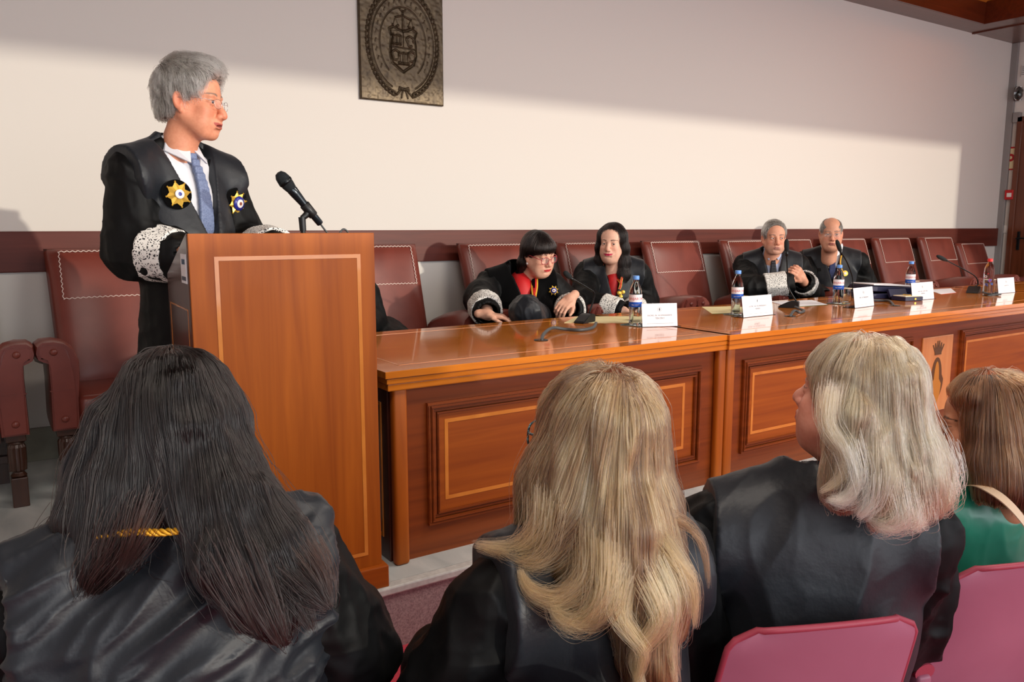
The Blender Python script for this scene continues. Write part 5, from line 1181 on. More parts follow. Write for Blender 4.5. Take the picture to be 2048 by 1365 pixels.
# ------------------------------------------------------------------ the speaker
def speaker():
    pr = empty('person', (0,0,0), 0, 'grey-haired person in a shiny black judicial robe standing at the lectern', 'person')
    hp = at(383, 203, 3.0); R = frame_from(turned(hp, 65), tilt=.08); sc = 1.055
    skin = (220,152,120); C = Vector((*at(357, 300, 3.05).xy, 1.405)); b = Body(C, turned(C, 38)); sw, td = .182, .122
    cuR = at(350, 512, 2.86); elR = at(272, 500, 2.98); elL = b.p(-.245, .03, -.30); cuL = Vector((.88, 2.84, 1.10))
    dR = dirv(elR, cuR); hR = hand_sdf(cuR+dR*.03, dR+Vector((.2,-.1,-.1)), (0.1,.1,-1), -1, curl=(.3,.35,.4,.5), scale=1.08, arm=cuR-dR*.10)
    dL = dirv(elL, cuL); hL = hand_sdf(cuL+dL*.03, dL+Vector((0,-.1,-.2)), (0,.1,-1), 1, curl=(.3,.35,.4,.5), scale=1.08, arm=cuL-dL*.10)
    M = make_head(pr, hp, R, sc, dict(smile=1.2, mouth_open=.0018, neck_r=.050, jaw=1.0, age=.8, nose=1.08, h=.0026), skin, (176,88,80), (90,90,100), (0.25,-.25), extra=[hR, hL], b=b, arms=[(elR, cuR), (elL, cuL)], sw=sw, td=td, zs=1.05, cols=dict(blush=.45, browc=(120,108,98)))
    hair = short_hair(pr, M, H_GREY, HB_GREY, top=.012, shell=.008, n=9000, swept=(-.15,.95,.12), vol=1.7, seed=5, curl=.0006, length=10, rad=.00040, facecut=((0,.108,.008),(.090,.060,.074)), sidecut=((.085,.058,-.048),(.050,.066,.062)), quiff=((0.0,.050,.098),(.052,.046,.030)), tint=(0,1.3), nape=.018, tintfn=lambda q: -.10+np.clip((q[:,1]+.06)*3.6, 0, .5)+np.clip((q[:,2]-.05)*2, 0, .15))
    glasses(pr, M, M_STEEL, r=.021, h=.014, th=.0007, dz=-.006, square=2.3)
    sw, td = .182, .122
    o, P, Q = robe(pr, b, elR, cuR, elL, cuL, b.p(0,.0,-.44), sw=sw, td=td, rs=(.078,.098,.086), stand=True, foot_z=.05, vt=-.31, vk=.30, seed=3, fold_amp=.012, h=.0065)
    def fn(x, y, z):
        v = np.minimum(np.minimum((z+.315)*.275-np.abs(x), y-.0), z+.32)       # V opening
        side = np.abs(x)-(.225+np.minimum(z+.05, 0)*.42)                      # yoke narrows to the lapels
        side = np.maximum(side, 0.075-np.abs(x)*0-0.075) if False else side
        backlow = np.where(y < -.02, -.16-z, -1.0)
        return np.maximum(np.maximum(v, side), np.maximum(backlow, -.47-z))
    fo, FP, FQ = facing(pr, b, fn, sw=sw, td=td, g=.014, shoulder=.010, seed=4, amp=.004)
    shirt_and_tie(pr, b, td+.004, M_SHIRT, M_TIE, neck_z=.082, tip=-.36, nr=.066)
    for (x, y), kind in (((361, 388), 'gold'), ((474, 413), 'blue')):
        p, n = surf(FP, FQ, x, y, 10); n = (n*.4+b.f+(b.r*.15 if kind == 'gold' else -b.r*.15)).normalized(); p = p+n*.010
        pa = patch(pr, p, n, .050 if kind == 'gold' else .056); star(pr, p+n*.006, n, .043, kind)
    cuff(pr, elR, cuR, .092, .076, back=.085, fwd=.006, seed=2); cuff(pr, elL, cuL, .094, .086, back=.10, fwd=.02, seed=4)
    for sg in (-1, 1):
        q = b.p(sg*.10, .04, 0); bm = BM(); bx(bm, (0,0,.04), (.09,.26,.075), .03, seg=3); bmesh.ops.transform(bm, matrix=Matrix.Translation((q.x, q.y, .0)) @ b.R.to_4x4(), verts=bm.verts); obj('shoe', bm, M_BLACKP, pr, smooth=True)
speaker()

def medal_chain(person, b, P, Q, pxs, end, col2=True):
    pass

# ------------------------------------------------------------------ the people behind the table
def glasses_woman():
    pr = empty('person', (0,0,0), 0, 'seated person with a black fringe, red glasses and a black robe, looking down', 'person')
    hp = at(1077, 507, 3.96); R = frame_from(turned(hp, 40), tilt=.30, roll=.12); skin = (228,176,150); sc = 1.06
    C = Vector((*at(1040, 560, 4.08).xy, .880)); b = Body(C, turned(C, 16)); sw, td = .20, .14
    sw, td = .20, .14; elR = at(962, 598, 4.02); cuR = at(973, 622, 3.80); elL = at(1136, 612, 4.0)+Vector((0.02,0,-.02)); cuL = at(1140, 618, 3.82)
    hR = hand_sdf(at(975, 630, 3.74), (.75,-.75,-.12), (0,.0,-1), -1, curl=(.3,.4,.4,.5), scale=1.0, spread=.1, arm=cuR)
    hL = hand_sdf(at(1141, 598, 3.76), (-.85,-.25,-.45), (.2,.45,-.8), 1, curl=(.55,.6,.6,.65), scale=1.05, spread=.06, thumb=(.3,.4), arm=cuL)
    M = make_head(pr, hp, R, sc, dict(smile=.1, fem=True, fat=.9, neck_r=.052, age=.6), skin, (196,44,52), (60,44,36), (0,-.5), extra=[hR, hL], b=b, arms=[(elR, cuR), (elL, cuL)], sw=sw, td=td, cols=dict(blush=.4, browc=(70,50,44)))
    glasses(pr, M, mat('red_frame', (170,30,52), rough=.3, coat=.5), r=.0235, h=.019, th=.0018, dz=-.007, square=3)
    # bob with a fringe
    s = Sdf((-0.15,-0.19,-0.20), (0.15,0.17,0.19), .0035)
    s.ell((0,-.018,.036), (.083,.101,.093), k=.01); s.ell((0,.045,.052), (.072,.050,.046), k=.02)
    for sg in (-1, 1): s.chain([(sg*.058,-.03,.03), (sg*.070,-.045,-.06), (sg*.082,-.060,-.150)], [.030,.026,.012], k=.03)
    s.chain([(0,-.05,.0),(0,-.085,-.08),(0,-.105,-.155)], [.06,.048,.024], k=.04); s.cap((-.06,-.075,-.14), (.06,-.075,-.14), .022, k=.03)
    s.ell((0,.115,-.052), (.070,.085,.080), k=.008, sub=True); s.ell((0,.05,-.13), (.058,.085,.085), k=.01, sub=True)
    P, Q = s.mesh(); P = relax(P, Q, 2, .5); N = vnormals(P, Q); W = xform(P, M); R3 = np.array(M.to_3x3().normalized()); hair = npmesh('hair', W, Q, HB_BLACK, pr)
    c0 = np.array(M @ Vector((0,-.01,.15))); up = R3@np.array((0,0,1.))
    A, own = flow_strands(W, N@R3.T, np.ones(len(W)), 6000, 12, .010, lambda X: (X-c0)*3-up[None]*.9, lift=.002, jitter=.12, clumps=300, clump_w=.4, seed=8)
    add_strands('strands', A, .0004, H_BLACK, hair, RNG.uniform(0, 1, 6000))
    fr = (1.0, 0.0, 0.0)
    kneeA = at(1052, 632, 3.63); kneeA.z = .735
    o, P, Q = robe(pr, b, elR, cuR, elL, cuL, Vector((2.93, 4.16, .55)), knees=[(2.80, 3.66, .50)], sw=sw, td=td, tl=.38, rs=(.085,.098,.080), belly=.02, vt=-.20, vk=.30, seed=5, foot_z=0, m=M_ROBE)
    s = Sdf((2.4, 3.3, .3), (3.3, 4.3, .95), .006); s.cap((2.95, 4.12, .60), kneeA-Vector((0,0,.01)), .115, .082, k=.05); s.cap(kneeA, kneeA+Vector((.14,.02,-.22)), .082, .07, k=.05)
    to_mesh_part('robe_skirt', s, M_SATIN, pr, fold=dict(axis=dirv((2.95,4.12,.6), kneeA).cross(Vector((1,0,0))), amp=.012, freq=17, stretch=.35, seed=2))
    fo, FP, FQ = facing(pr, b, lambda x,y,z: np.maximum(np.maximum(np.minimum(np.minimum((z+.21)*.30-np.abs(x), y), z+.22), np.abs(x)-(.215+np.minimum(z+.05,0)*.18)), -.36-z), sw=sw, td=td, tl=.38, g=.012, belly=.02, m=M_VELVET, name='velvet_facing', seed=7, amp=.003)
    s = Sdf(np.array(C)-.2, np.array(C)+.2, .005); s.ell(b.p(0,.0,-.14), (.10,td-.012,.19), R=b.R, k=.02); to_mesh_part('red_blouse', s, M_RED, pr, it=1)
    q = [surf(FP, FQ, x, y)[0]-FW*.012 for x, y in ((1046, 530), (1056, 556), (1068, 580), (1077, 592))]; ribbon(pr, q, .020, M_YEL, 'medal_ribbon', -FW); ribbon(pr, [v-FW*.003+RT*.004 for v in q], .010, M_RED, 'ribbon_stripe', -FW)
    q2 = [surf(FP, FQ, x, y)[0]-FW*.012 for x, y in ((1077, 592), (1080, 570), (1078, 545))]; ribbon(pr, q2, .018, M_YEL, 'medal_ribbon', -FW); ribbon(pr, [v-FW*.003-RT*.004 for v in q2], .010, M_RED, 'ribbon_stripe', -FW)
    p, n = surf(FP, FQ, 1050, 580); M3 = (-FW*.7+b.f*.5).to_track_quat('Z', 'Y').to_matrix(); bm = BM(); lathe(bm, [(.024,0),(.024,.004),(.020,.006),(0,.006)], p-FW*.012, 24, M3); bd = obj('round_badge', bm, M_ENAMW, pr, smooth=True, auto=40)
    bm = BM(); lathe(bm, [(.012,.0055),(.017,.0055),(.017,.0075),(.012,.0075),(.012,.0055)], p-FW*.012, 20, M3); lathe(bm, [(0,.0055),(.008,.0055),(.008,.0075),(0,.0075)], p-FW*.012, 12, M3); obj('badge_ring', bm, M_ENAMR, bd)
    p, n = surf(FP, FQ, 1109, 589); star(pr, p-FW*.010, (-FW*.7+b.f*.5), .030, 'blue', roll=.3)
    cuff(pr, elR, cuR, .088, .078, back=.10, fwd=.02, seed=3); cuff(pr, elL, cuL, .088, .080, back=.03, fwd=.02, seed=5)
    bm = BM(); lathe(bm, [(0,-.012),(.006,-.004),(.006,.004),(0,.010)], M @ Vector((.078,.004,-.048)), 12); obj('earring', bm, M_ENAMW, pr, smooth=True)
glasses_woman()

def smiling_woman():
    pr = empty('person', (0,0,0), 0, 'smiling seated person with long dark hair, a black robe and a gold medal', 'person')
    hp = at(1224, 486, 4.10); R = frame_from(turned(hp, -14), tilt=.06, roll=-.03); skin = (234,186,162); sc = 1.03
    C = Vector((*at(1226, 560, 4.16).xy, .915)); b = Body(C, turned(C, 4)); sw, td = .185, .125
    elR = at(1168, 606, 4.08); cuR = at(1236, 622, 3.86); elL = at(1290, 604, 4.10); cuL = at(1266, 622, 3.90)
    hR = hand_sdf(cuR+Vector((.02,-.02,0)), (.9,-.3,-.1), (0,.0,-1), -1, scale=.92, arm=cuR)
    hL = hand_sdf(cuL+Vector((.0,-.02,0)), (-.8,-.5,-.1), (0,.0,-1), 1, scale=.92, arm=cuL)
    M = make_head(pr, hp, R, sc, dict(smile=1.0, fem=True, neck_r=.043, jaw=.98, fat=.25, age=.1), skin, (196,48,84), (50,34,26), (-.25,-.05), extra=[hR, hL], b=b, arms=[(elR, cuR), (elL, cuL)], sw=sw, td=td, cols=dict(blush=.35, browc=(52,34,28)))
    s = Sdf((-0.16,-0.19,-0.36), (0.16,0.17,0.19), .0035)
    s.ell((0,-.022,.036), (.086,.100,.096), k=.01)
    for sg in (-1, 1): s.chain([(sg*.060,.0,.05),(sg*.078,-.012,-.03),(sg*.080,-.025,-.12),(sg*.082,-.02,-.20),(sg*.085,.0,-.27)], [.034,.028,.034,.036,.020], k=.03)
    s.chain([(0,-.06,.0),(0,-.08,-.10),(0,-.09,-.24)], [.06,.06,.05], k=.04)
    s.ell((0,.110,-.020), (.066,.085,.100), k=.008, sub=True); s.ell((0,.05,-.20), (.045,.10,.12), k=.01, sub=True)
    P, Q = s.mesh(); P = relax(P, Q, 2, .5); N = vnormals(P, Q); W = xform(P, M); R3 = np.array(M.to_3x3().normalized()); hair = npmesh('hair', W, Q, HB_DARK, pr)
    c0 = np.array(M @ Vector((0.01,.02,.15)))
    A, own = flow_strands(W, N@R3.T, np.ones(len(W)), 6000, 14, .013, lambda X: (X-c0)*2.4-np.array([[0,0,1.]])*1.0, lift=.002, jitter=.14, clumps=260, clump_w=.5, seed=9)
    add_strands('strands', A, .0004, H_DARK, hair, RNG.uniform(0, .8, 6000))
    o, P, Q = robe(pr, b, elR, cuR, elL, cuL, Vector((3.76, 4.22, .55)), knees=[(3.62, 3.64, .50), (3.88, 3.64, .50)], sw=sw, td=td, tl=.38, rs=(.080,.088,.075), vt=-.22, vk=.27, seed=6)
    fo, FP, FQ = facing(pr, b, lambda x,y,z: np.maximum(np.maximum(np.minimum(np.minimum((z+.225)*.26-np.abs(x), y), z+.23), np.abs(x)-(.205+np.minimum(z+.05,0)*.25)), -.36-z), sw=sw, td=td, tl=.38, g=.011, seed=8, amp=.003)
    s = Sdf(np.array(C)-.2, np.array(C)+.2, .005); s.ell(b.p(0,.0,-.16), (.08,td-.012,.18), R=b.R, k=.02); to_mesh_part('red_blouse', s, M_RED, pr, it=1)
    def on(x, y, k=.012): return surf(FP, FQ, x, y)[0]-FW*k
    for side in (((1212, 524), (1220, 542), (1232, 562), (1243, 574)), ((1243, 574), (1244, 552), (1240, 530))):
        q = [on(*v) for v in side]; ribbon(pr, q, .016, M_YEL, 'medal_ribbon', -FW); ribbon(pr, [v-FW*.003 for v in q], .008, M_RED, 'ribbon_stripe', -FW)
    p = on(1247, 580); M3 = (-FW).to_track_quat('Z', 'Y').to_matrix(); bm = BM(); tube(bm, [p, on(1249, 600)], .006, 8); [lathe(bm, [(0,-.012),(.014,0),(0,.012)], on(x, y), 8, M3) for x, y in ((1243, 582), (1252, 580), (1248, 590))]
    lathe(bm, [(0,-.004),(.020,-.002),(.020,.004),(0,.008)], on(1251, 604, .02), 20, M3); md = obj('gold_medal', bm, M_GOLD, pr, smooth=True, auto=40)
    bm = BM(); lathe(bm, [(0,.005),(.010,.006),(.010,.009),(0,.010)], on(1251, 604, .02), 16, M3); obj('medal_centre', bm, M_ENAMW, md)
    cuff(pr, elR, cuR, .082, .070, back=.10, fwd=.01, seed=6); cuff(pr, elL, cuL, .082, .072, back=.06, fwd=.01, seed=7)
    for sg in (-1, 1): bm = BM(); lathe(bm, [(0,-.016),(.006,-.008),(.003,0),(.005,.006),(0,.010)], M @ Vector((sg*.080,.006,-.045)), 12); obj('earring', bm, M_GOLD, pr, smooth=True)
smiling_woman()

def clasped_man():
    pr = empty('person', (0,0,0), 0, 'grey-haired man in a black robe and blue shirt sitting with clasped hands', 'person')
    hp = at(1548, 476, 4.02); R = frame_from(turned(hp, 14), tilt=.02); skin = (220,160,132); sc = 1.08
    C = Vector((*at(1543, 524, 4.08).xy, .935)); b = Body(C, turned(C, 8)); sw, td = .20, .13
    elR = at(1500, 578, 4.02); cuR = at(1574, 567, 3.84); elL = at(1622, 590, 3.98); cuL = at(1608, 566, 3.84)
    hR = hand_sdf(at(1578, 560, 3.82), (.75,-.25,.55), (.3,.8,.35), -1, curl=(.8,.8,.85,.9), scale=1.12, arm=cuR)
    hL = hand_sdf(at(1604, 558, 3.80), (-.75,-.15,.55), (-.3,.8,.3), 1, curl=(.75,.8,.85,.9), scale=1.12, arm=cuL)
    M = make_head(pr, hp, R, sc, dict(smile=.0, neck_r=.050, jaw=.98, age=.6), skin, (164,92,82), (70,60,56), (-.45,.12), extra=[hR, hL], b=b, arms=[(elR, cuR), (elL, cuL)], sw=sw, td=td, cols=dict(blush=.4, browc=(104,86,76), beard=(170,150,140)))
    short_hair(pr, M, H_GREY, HB_GREY, top=.004, shell=.006, n=4500, swept=(.1,-.9,.1), seed=12, vol=.8, facecut=((0,.100,.020),(.085,.064,.084)))
    o, P, Q = robe(pr, b, elR, cuR, elL, cuL, Vector((C.x+.03, 4.14, .56)), knees=[(C.x-.08, 3.58, .50), (C.x+.18, 3.58, .50)], sw=sw, td=td, tl=.38, rs=(.084,.095,.082), vt=-.24, vk=.26, seed=9)
    fo, FP, FQ = facing(pr, b, lambda x,y,z: np.maximum(np.maximum(np.minimum(np.minimum((z+.245)*.25-np.abs(x), y), z+.25), np.abs(x)-(.22+np.minimum(z+.05,0)*.35)), -.36-z), sw=sw, td=td, tl=.38, g=.011, seed=11, amp=.003)
    shirt_and_tie(pr, b, td+.002, M_SHIRTB, M_TIED, neck_z=.078, tip=-.28, nr=.064)
    cuff(pr, elR, cuR, .090, .080, back=.16, fwd=-.005, seed=8); cuff(pr, elL, cuL, .088, .086, back=.05, fwd=.02, seed=9)
clasped_man()

def bald_man():
    pr = empty('person', (0,0,0), 0, 'bald bespectacled man in a black robe with a gold medal on a chain', 'person')
    hp = at(1662, 468, 4.14); R = frame_from(turned(hp, 6), tilt=.04); skin = (214,156,128); sc = 1.12
    C = Vector((*at(1662, 520, 4.22).xy, .935)); b = Body(C, turned(C, 6)); sw, td = .225, .15
    elR = at(1607, 580, 4.14); cuR = at(1640, 592, 3.96); elL = at(1726, 566, 4.12); cuL = at(1712, 588, 3.96)
    hR = hand_sdf(cuR+Vector((.03,-.03,0)), (.8,-.6,-.1), (0,0,-1), -1, scale=1.05, arm=cuR); hL = hand_sdf(cuL+Vector((-.02,-.03,0)), (-.5,-.8,-.1), (0,0,-1), 1, scale=1.05, arm=cuL)
    M = make_head(pr, hp, R, sc, dict(smile=-.1, neck_r=.052, jaw=1.1, fat=1.0, age=.7), skin, (160,92,84), (60,50,44), (-.1,0), extra=[hR, hL], b=b, arms=[(elR, cuR), (elL, cuL)], sw=sw, td=td, cols=dict(blush=.4, browc=(120,100,90)))
    short_hair(pr, M, H_GREY, HB_GREY, top=-.002, shell=.004, n=3000, swept=(.1,-.8,.1), seed=14, vol=.6, bald=1.0)
    glasses(pr, M, M_STEEL, r=.020, h=.013, th=.0008, square=3, half=True)
    o, P, Q = robe(pr, b, elR, cuR, elL, cuL, Vector((C.x, 4.24, .56)), knees=[(C.x-.14, 3.66, .50), (C.x+.12, 3.66, .50)], sw=sw, td=td, tl=.38, rs=(.088,.098,.085), belly=.05, vt=-.22, vk=.27, seed=13)
    fo, FP, FQ = facing(pr, b, lambda x,y,z: np.maximum(np.maximum(np.minimum(np.minimum((z+.225)*.26-np.abs(x), y), z+.23), np.abs(x)-(.235+np.minimum(z+.05,0)*.3)), -.36-z), sw=sw, td=td, tl=.38, g=.011, belly=.05, seed=15, amp=.003)
    shirt_and_tie(pr, b, td+.002, M_SHIRT, M_TIEN, neck_z=.088, tip=-.26, nr=.090)
    def on(x, y, k=.014): return surf(FP, FQ, x, y)[0]-FW*k
    q = [on(1676, 503), on(1680, 518), on(1684, 532), on(1688, 541)]; bm = BM(); tube(bm, spline(q, 5), .006, 8); ch = obj('gold_chain', bm, M_GOLD, pr, smooth=True)
    M3 = (-FW).to_track_quat('Z', 'Y').to_matrix(); bm = BM(); lathe(bm, [(0,-.004),(.024,-.002),(.024,.004),(0,.008)], on(1690, 540, .02), 20, M3); md = obj('gold_medal', bm, M_GOLD, pr, smooth=True, auto=40)
    bm = BM(); lathe(bm, [(0,.005),(.011,.006),(.011,.009),(0,.010)], on(1690, 540, .02), 16, M3); obj('medal_centre', bm, M_ENAMW, md)
bald_man()

def hidden_person():
    pr = empty('person', (0,0,0), 0, 'person in a black robe seated behind the lectern, only a sleeve showing beside it', 'person')
    hp = Vector((*at(668, 500, 4.08).xy, 1.02)); R = frame_from(turned(hp, 5), tilt=.1); skin = (206,152,128)
    C = Vector((*at(664, 560, 4.14).xy, .87)); b = Body(C, turned(C, 5))
    elR, cuR, elL, cuL = b.p(.24,.03,-.24), b.p(.12,.26,-.30), at(738, 642, 4.08), at(722, 655, 3.86)
    M = make_head(pr, hp, R, 1.0, dict(h=.004), skin, (170,90,84), extra=[hand_sdf(cuR, (-.3,-.9,-.1), (0,0,-1), -1), hand_sdf(cuL, (-.3,-.9,-.1), (0,0,-1), 1)], b=b, arms=[(elR, cuR), (elL, cuL)]); short_hair(pr, M, H_DARK, HB_DARK, n=2500, seed=20, shell=.009, top=.006)
    robe(pr, b, elR, cuR, elL, cuL, Vector((1.90, 4.2, .55)), knees=[(1.75, 3.66, .50), (1.98, 3.66, .50)], sw=.18, td=.12, tl=.38, vk=.2, seed=21, h=.008)
hidden_person()
# ------------------------------------------------------------------ rose plastic audience chairs
FLZ = -0.225
def make_seat():
    r = empty('audience_chair'); bm = BM(); n, m_ = 18, 14; g = {}
    for s_ in (0, 1):
        for i in range(n+1):
            for j in range(m_+1):
                u = -1+2*i/n; v = j/m_; z = .30+v*.405; hw = .212-.022*v-(.05*max(0, (v-.88)/.12)**3)
                x = u*hw; y = -.045+.030*u*u+.125*(1-v)
                zz = z-.012*u*u*v
                th = .011; g[s_,i,j] = bm.verts.new((x*(1-.0*s_), y-(th if s_ else 0), zz))
    for i in range(n):
        for j in range(m_):
            for s_ in (0, 1):
                q = (g[s_,i,j], g[s_,i+1,j], g[s_,i+1,j+1], g[s_,i,j+1]); bm.faces.new(q[::-1] if s_ else q)
    for i in range(n): bm.faces.new((g[0,i,0], g[1,i,0], g[1,i+1,0], g[0,i+1,0])); bm.faces.new((g[0,i,m_], g[0,i+1,m_], g[1,i+1,m_], g[1,i,m_]))
    for j in range(m_): bm.faces.new((g[0,0,j], g[0,0,j+1], g[1,0,j+1], g[1,0,j])); bm.faces.new((g[0,n,j], g[1,n,j], g[1,n,j+1], g[0,n,j+1]))
    br = obj('backrest', bm, M_PINK, r, smooth=True, auto=60)
    edge = [Vector((-(.212-.022*v-(.05*max(0, (v-.88)/.12)**3)), -.015+.125*(1-v)-.0055, .30+v*.405-.012*v)) for v in np.linspace(0, 1, 22)]
    top = [Vector((u*.140, -.045+.030*(u*.85)**2-.0055, .705-.012*u*u*.8)) for u in np.linspace(-.95, .95, 11)]
    tube(bm_ := BM(), edge+top+[Vector((-p.x, p.y, p.z)) for p in edge[::-1]], .0065, 8); obj('rim', bm_, M_PINKR, br, smooth=True)
    bm = BM(); bb(bm, (-.215, -.02, .205), (.215, .40, .235), .012, 3); obj('seat', bm, M_PINK, r, smooth=True, auto=50)
    for sg in (-1, 1):
        bm = BM(); tube(bm, spline([(sg*.235, -.005, .455), (sg*.238, .06, .462), (sg*.238, .22, .462), (sg*.235, .30, .45)], 6), [.026]*19, 14, flat=.8); obj('armrest', bm, M_PINKR, r, smooth=True, auto=50)
        bm = BM(); bb(bm, (sg*.238-.018, -.012, .0), (sg*.238+.018, .045, .45), .008); obj('leg', bm, M_PINK, r, smooth=True, auto=50)
        bm = BM(); bb(bm, (sg*.238-.014, .30, .0), (sg*.238+.014, .335, .44), .006); obj('leg', bm, M_BLACKM, r)
    return r
SEATS = [((.02, 1.17), 14, 'rose plastic audience chair under the person with long black hair'), ((.70, .955), 24, 'rose plastic audience chair behind the person with ash-blond hair, only its edge showing'),
         ((1.275, .858), 23.5, 'rose plastic audience chair behind the person with silver-blond hair'), ((1.885, .78), 21, 'rose plastic audience chair behind the person in green satin')]
st0 = make_seat()
for i, ((x, y), a, lab) in enumerate(SEATS):
    c = st0 if i == 0 else copy_tree(st0); c.location = (x, y, FLZ); c.rotation_euler = (0, 0, -math.radians(a)); tag(c, lab, 'chair', 'rose plastic audience chairs')

# ------------------------------------------------------------------ the people in the front row
def px_chain(s, c, pts, k=.03, sc=None):
    "pts: (px, py, radius px, depth offset)"
    P = []; R = []
    for p in pts: d = c+(p[3] if len(p) > 3 else 0); P.append(atd(p[0], p[1], d)); R.append(p[2]*d/F_PX)
    s.chain(P, R, k=k)
def skull(M, sc=1.0, sh=0.0, back=0):
    return lambda s: s.ell(M @ Vector((0,-.018-back,.036)), (.084*sc+sh,.101*sc+sh,.092*sc+sh), R=M.to_3x3().normalized(), k=.03)
def long_hair(person, c, chains, lo, hi, crown, hull_m, strand_m, n, steps, step, cut=None, h=.005, seed=1, tint=(0, 1), down=1.0, spread=2.0, jitter=.10, clumps=None, clump_w=.6, wave=0.0, extra=None, name='hair', lift=.004, rad=.00042, dirs=None, pickfn=None, tintfn=None, stick=.9, foldamp=.006, shrink=.011):
    pts = [atd(x, y, c+o) for ch in chains for (x, y, r, o) in [(q+(0,))[:4] if len(q) == 3 else q for q in ch]]
    A = np.array([list(p) for p in pts]); s = Sdf(A.min(0)-.15, A.max(0)+.15, h)
    for ch in chains: px_chain(s, c, ch, k=.035)
    if extra: extra(s)
    if cut: cut(s)
    P, Q = s.mesh(); P = relax(P, Q, 2, .5); N = vnormals(P, Q); P = folds(P, N, (0,0,1), amp=foldamp, freq=26, stretch=.12, seed=seed); P = relax(P, Q, 1, .3); N = vnormals(P, Q)
    s.f = s.f+shrink; PI_, QI_ = s.mesh(); hair = npmesh(name, relax(PI_, QI_, 2, .5), QI_, hull_m, person); c0 = np.array(crown)
    def flow(X):
        d = (X-c0)*spread; l = np.linalg.norm(d, axis=1, keepdims=True); d = d/np.maximum(l, .35)
        out = d+np.array([[0,0,-1.]])*down
        if dirs is not None: out = out+dirs(X)
        return out
    pk = np.where((N@np.array(FW)) < .35, 1.0, .25)*(N[:,2] > -.40)
    if pickfn is not None: pk = pk*pickfn(P)
    A, own = flow_strands(P, N, pk, n, steps, step, flow, lift=lift, jitter=jitter, clumps=clumps or n//30, clump_w=clump_w, seed=seed, wave=wave, stick=stick)
    rng = np.random.default_rng(seed+1); wild = rng.uniform(0, 1, n) < .010; L_ = np.linalg.norm(A-A[:,:1], axis=2, keepdims=True)
    out_ = A[:,0]-np.array(c0)*1.0; out_ = (np.array(A[:,0])-P.mean(0)); out_ /= np.linalg.norm(out_, axis=1, keepdims=True); A = A+np.where(wild[:,None,None], out_[:,None,:]*(np.sin(np.minimum(L_*9, 3.0))*.016)+rng.normal(0, .006, (n,1,3))*L_*6, 0)
    t = .38*rng.uniform(0, 1, n)+.62*rng.uniform(0, 1, 20000)[own % 20000]; t = tint[0]+(tint[1]-tint[0])*t
    if tintfn is not None: t = np.clip(t+tintfn(A[:,steps//2]), 0, 1)
    add_strands('strands', A, rad, strand_m, hair, t); return hair
def locks(person, c, lst, strand_m, n=120, w_=14, seed=3, tint=(0,1), parent=None, name='loose_lock', rad=.0004, dz=0.0):
    "separate curling locks: each a bundle of strands along a path"
    rng = np.random.default_rng(seed); allp = []; T = []
    for pts in lst:
        base = spline([atd(p[0], p[1], c+p[2]+dz) for p in pts[0]], 5); B = np.array([list(q) for q in base]); k = len(B); t = np.linspace(0, 1, 24); B = np.stack([np.interp(t, np.linspace(0, 1, k), B[:,i]) for i in range(3)], 1)
        w0 = (pts[1] if len(pts) > 1 else w_)*c/F_PX; m = pts[2] if len(pts) > 2 else n
        off = rng.normal(0, .5, (m, 3))*w0; ph = rng.uniform(0, 6, (m, 1))
        prof = (1-.80*t**1.6)[None,:,None]; A = B[None]+off[:,None,:]*prof+(np.sin(t[None,:]*5+ph)*.0015)[:,:,None]*rng.normal(0,1,(m,1,3))
        e = rng.uniform(.8, 1.0, m); A = np.stack([np.stack([np.interp(t*e[i], t, A[i,:,j]) for j in range(3)], 1) for i in range(m)])
        allp.append(A); T.append(np.clip(rng.uniform(0,1)*.6+rng.uniform(0, .4, m), 0, 1)*(tint[1]-tint[0])+tint[0])
    return add_strands(name, np.concatenate(allp), rad, strand_m, parent or person, np.concatenate(T))
def fly(person, P0, n, c, strand_m, seed=5, parent=None):
    pass

